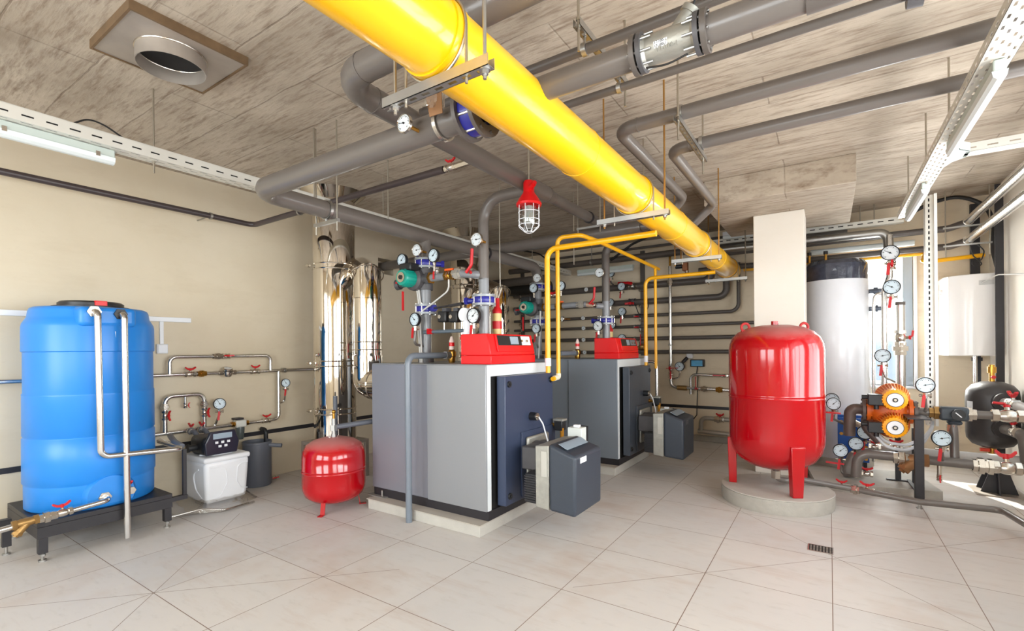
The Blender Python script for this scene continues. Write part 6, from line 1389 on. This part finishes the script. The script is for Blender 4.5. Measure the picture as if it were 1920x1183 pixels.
pipe('heating_pipe', 'pale pipe behind the lower right pipe running to the right wall', 'pipe', [([V((.35, 6.15, .36)), V((1.5, 6.15, .36))], .045)], mat('pale_grey_pipe', (186, 184, 182), .35), None)
for px0, py0, px1, py1, lab in ((1590, 858, 1578, 892, 'left'), ):
    pipe('exchanger_pipe', 'grey elbow pipe in front of the blue heat exchanger', 'pipe', [([oY(1640, 847, 5.95), oY(1600, 848, 5.95), oY(1588, 880, 5.95), oY(1590, 892, 5.95)], .04)], mat('mid_grey_pipe', (140, 134, 130), .36), .1)
pipe('exchanger_pipe', 'pale upper pipe entering the blue heat exchanger', 'pipe', [([oY(1618, 800, 6.2), oY(1602, 793, 6.22), V((oY(1602, 793, 6.22).x, 6.3, oY(1602, 793, 6.22).z))], .032)], mat('pale_union', (196, 190, 178), .35, .5), .05)
Yq = 5.75
gs = [(1563, 757, Yq, 'black rimmed gauge just right of the big red tank, in front of its twin', 1, .062, [oY(1562, 785, Yq+.02), oY(1590, 798, Yq+.1)]), (1560, 749, Yq+.25, 'black rimmed gauge right of the big red tank, half hidden by its twin', 0, .066, None),
      (1622, 811, 5.85, 'black rimmed gauge below left of the lower orange pump head', 1, .068, None), (1605, 832, 5.8, 'black rimmed gauge in front of the blue heat exchanger', 1, .064, None), (1576, 845, 5.7, 'black rimmed gauge lowest and leftmost in front of the heat exchanger', 1, .064, [oY(1575, 870, 5.72), oY(1580, 890, 5.72), oY(1603, 893, YLn)]),
      (1735, 722, 5.55, 'large black rimmed gauge right of the orange pumps before the upright tray', 1, .07, [oY(1736, 765, 5.6), V((oY(1736, 770, YU).x, YU+.05, zU))]), (1766, 822, 5.5, 'large black rimmed gauge on the lower right pipe below the mixing valve', 1, .07, [oY(1767, 858, 5.55), V((oY(1767, 866, YLn).x, YLn, zLn))])]
for px, py, Y, lab, lv, R_, ft in gs: gauge(lab, oY(px, py, Y), R_, 0, 'P', .05, lv, ft, .013, needle=75 if px > 1600 else 45)
for px, py, Y, lab, fl_p in ((1556, 773, 5.7, 'red lever sticking out behind the right edge of the big red tank', -1), (1562, 867, 5.7, 'red lever low behind the right edge of the big red tank', -1)):
    p = oY(px, py, Y); build('lever_arm', MB().bar(p+V((-.06, 0, 0)), p+V((.09, 0, -.005)), .03, .014), REDH, label=lab, cat='lever')
valve('small red valve under the lower conduit beside the pump stand', oY(1680, 838, 6.0), (1, 0, 0), (0, -.4, 1), .024, .1)
valve('small red drain valve right of the down turned grey elbow', oY(1625, 888, 5.75), (1, 0, 0), (0, -.4, 1), .022, .1)
valve('small nickel and red valve on the silver stand pipe below the pump heads', oY(1640, 838, 5.95), (1, 0, 0), (0, -.4, 1), .022, .1)
# stand
sp_ = thing('pump_stand', 'black steel stand with a thick front post carrying the orange pump pipes', 'stand', (.66, 5.9, 0))
fx = oZ(1725, 955, 0); 
ps = build('front_post', MB().box(fx.x-.032, fx.y, .07, fx.x+.032, fx.y+.06, zU-.03), BLACKM, sp_, bevel=.003)
build('levelling_foot', MB().cyl((fx.x, fx.y+.03, 0), (fx.x, fx.y+.03, .071), .009, seg=8).cyl((fx.x, fx.y+.03, 0), (fx.x, fx.y+.03, .01), .024, seg=14).hexn((fx.x, fx.y+.03, .04), (fx.x, fx.y+.03, .055), .018), GALV, ps)
build('post_head', MB().box(fx.x-.08, fx.y-.01, zU-.0295, fx.x+.08, fx.y+.3, zU-.018), BLACKM, sp_)
for px, py in ((1684, 900), (1716, 908)):
    p = oZ(px, py, .08); build('rear_post', MB().box(p.x-.022, p.y-.022, .08, p.x+.022, p.y+.022, .62), BLACKM, sp_)
p0_, p1_ = oZ(1664, 895, .085), oZ(1722, 925, .085)
build('foot_rail', MB().bar(oZ(1662, 898, .085), oZ(1706, 902, .085), .03, .012).bar(oZ(1704, 900, .085), V((fx.x, fx.y+.05, .12)), .03, .012), BLACKM, sp_)
# black vessel
vx_, vy_, vr_ = 1.335, 6.55, .197
vs_ = thing('buffer_vessel', 'dark grey domed buffer vessel with flanged ports in the right corner', 'vessel', (vx_, vy_, .4))
build('vessel_shell', MB().lathe((vx_, vy_, 0), (0, 0, 1), [(0, .4), (.08, .405), (.15, .435), (.19, .49), (vr_, .55), (vr_, .9), (.19, .965), (.15, 1.02), (.08, 1.052), (0, 1.058)], 40), VESS, vs_, ang=60)
build('paper_label', MB()._add([V((vx_+(vr_+.003)*cos(a), vy_+(vr_+.003)*sin(a), z)) for a in (radians(196), radians(206), radians(216)) for z in (.72, .86)], [(0, 2, 3, 1), (2, 4, 5, 3)]), WHITE, vs_)
build('air_valve', MB().cyl((vx_, vy_, 1.05), (vx_, vy_, 1.22), .022).cyl((vx_, vy_, 1.14), (vx_, vy_, 1.2), .034), BRASS, vs_)
build('red_tap', MB().cyl((vx_+.0, vy_-.03, 1.1), (vx_, vy_-.07, 1.1), .016), REDH, vs_)
build('bottom_valve', MB().cyl((vx_, vy_, .4), (vx_, vy_, .22), .03).cyl((vx_, vy_, .34), (vx_, vy_, .3), .042), BRASS, vs_)
build('orange_tap', MB().cbox((vx_-.06, vy_-.03, .38), .07, .03, .03), mat('orange_red_tap', (236, 70, 40), .4), vs_)
for z, lab in ((.87, 'upper'), (.62, 'lower')):
    f0 = V((vx_+.03, vy_-vr_+.01, z)); fd = V((.25, -1, 0)).normalized()
    build('port_flange', MB().cyl(f0, f0+fd*.05, .085, .09, 24), VESS, vs_)
    if lab == 'upper':
        pipe('vessel_pipe', 'pale pipe leaving the upper port of the dark vessel towards the right', 'pipe', [([f0+fd*.05, f0+fd*.15, V((1.49, vy_-.6, z-.05)), V((1.5, 5.6, z-.06))], .045)], mat('pale_grey_pipe', (186, 184, 182), .35), .1)
    else:
        pipe('vessel_pipe', 'grey pipe curving down from the lower port of the dark vessel', 'pipe', [([f0+fd*.05, f0+fd*.16, V((1.46, vy_-.42, z-.03)), V((1.47, vy_-.46, .36)), V((1.49, vy_-.5, .34))], .05)], GREY, .12)
    valve('red handled valve at the %s port of the dark vessel' % lab, f0+fd*.16+V((0, -.02, 0)), fd, (0, -.3, 1), .034, .1, s=.8)
vsup = thing('vessel_support', 'black folded steel support foot under the dark vessel pipes', 'support', (1.32, 6.2, 0))
sx2, sy2 = 1.33, 6.3
build('foot_plate', MB().box(sx2-.18, sy2-.12, 0, sx2+.18, sy2+.25, .012), RUSTY, vsup)
for k in range(2):
    y = sy2+.17*k
    build('gusset', MB().prism([(sx2-.13, y, .0125), (sx2+.13, y, .0125), (sx2+.04, y, .3), (sx2-.04, y, .3)], (0, .012, 0)).prism([(sx2-.02, y-.1, .0125), (sx2-.02, y, .0125), (sx2-.02, y, .3), (sx2-.02, y-.01, .3)], (.01, 0, 0)), BLACKM, vsup)
pipe('vent_pipe', 'silver pipe with brass valve standing above the dark vessel below the heater', 'pipe', [([V((vx_+.02, 7.3, 1.3)), V((vx_+.02, 7.3, .5))], .02)], CHROME)
# ================================================================== repeats share a group
GR = {'pressure_gauge': 'pressure gauges on the pipework', 'dial_thermometer': 'dial thermometers on the pipes', 'ball_valve': 'red handled valves on the pipework', 'butterfly_valve': 'blue butterfly valves',
      'fluorescent_lamp': 'fluorescent lamps under the trays', 'threaded_rod': 'loose rods hanging from the ceiling', 'pipe_hanger': 'pipe hangers', 'strut_hanger': 'slotted strut hangers', 'cable_tray': 'perforated cable trays',
      'distribution_pipe': 'grey pipes along the back wall', 'boiler': 'the two boilers', 'burner': 'burners on the boilers', 'control_panel': 'red control panels', 'chimney': 'steel chimneys', 'flue_duct': 'steel flue ducts',
      'gas_pipe': 'yellow branch gas pipes', 'heating_pipe': 'grey heating pipes', 'riser_pipe': 'grey risers on the boilers', 'circulation_pump': 'teal circulation pumps', 'lever_arm': 'red lever arms', 'power_cable': 'cables',
      'window_pipe': 'silver pipes in front of the window', 'safety_valve': 'brass safety valves', 'bypass_pipe': 'bypass pipes', 'pressure_switch': 'black pressure switches', 'gas_valve': 'gas valves by the burners', 'air_vent': 'red capped air separators', 'earthing_strip': 'black wall strips', 'expansion_tank': 'red expansion tanks', 'upright_channel': 'grey wall channels', 'flexible_conduit': 'conduits below the pumps', 'y_strainer': 'bronze strainers', 'black_post': 'black corner posts'}
for o in COL.objects:
    if o.parent is None and 'label' in o.keys() and 'group' not in o.keys():
        k = o.name.split('.')[0]
        if k in GR: o['group'] = GR[k]
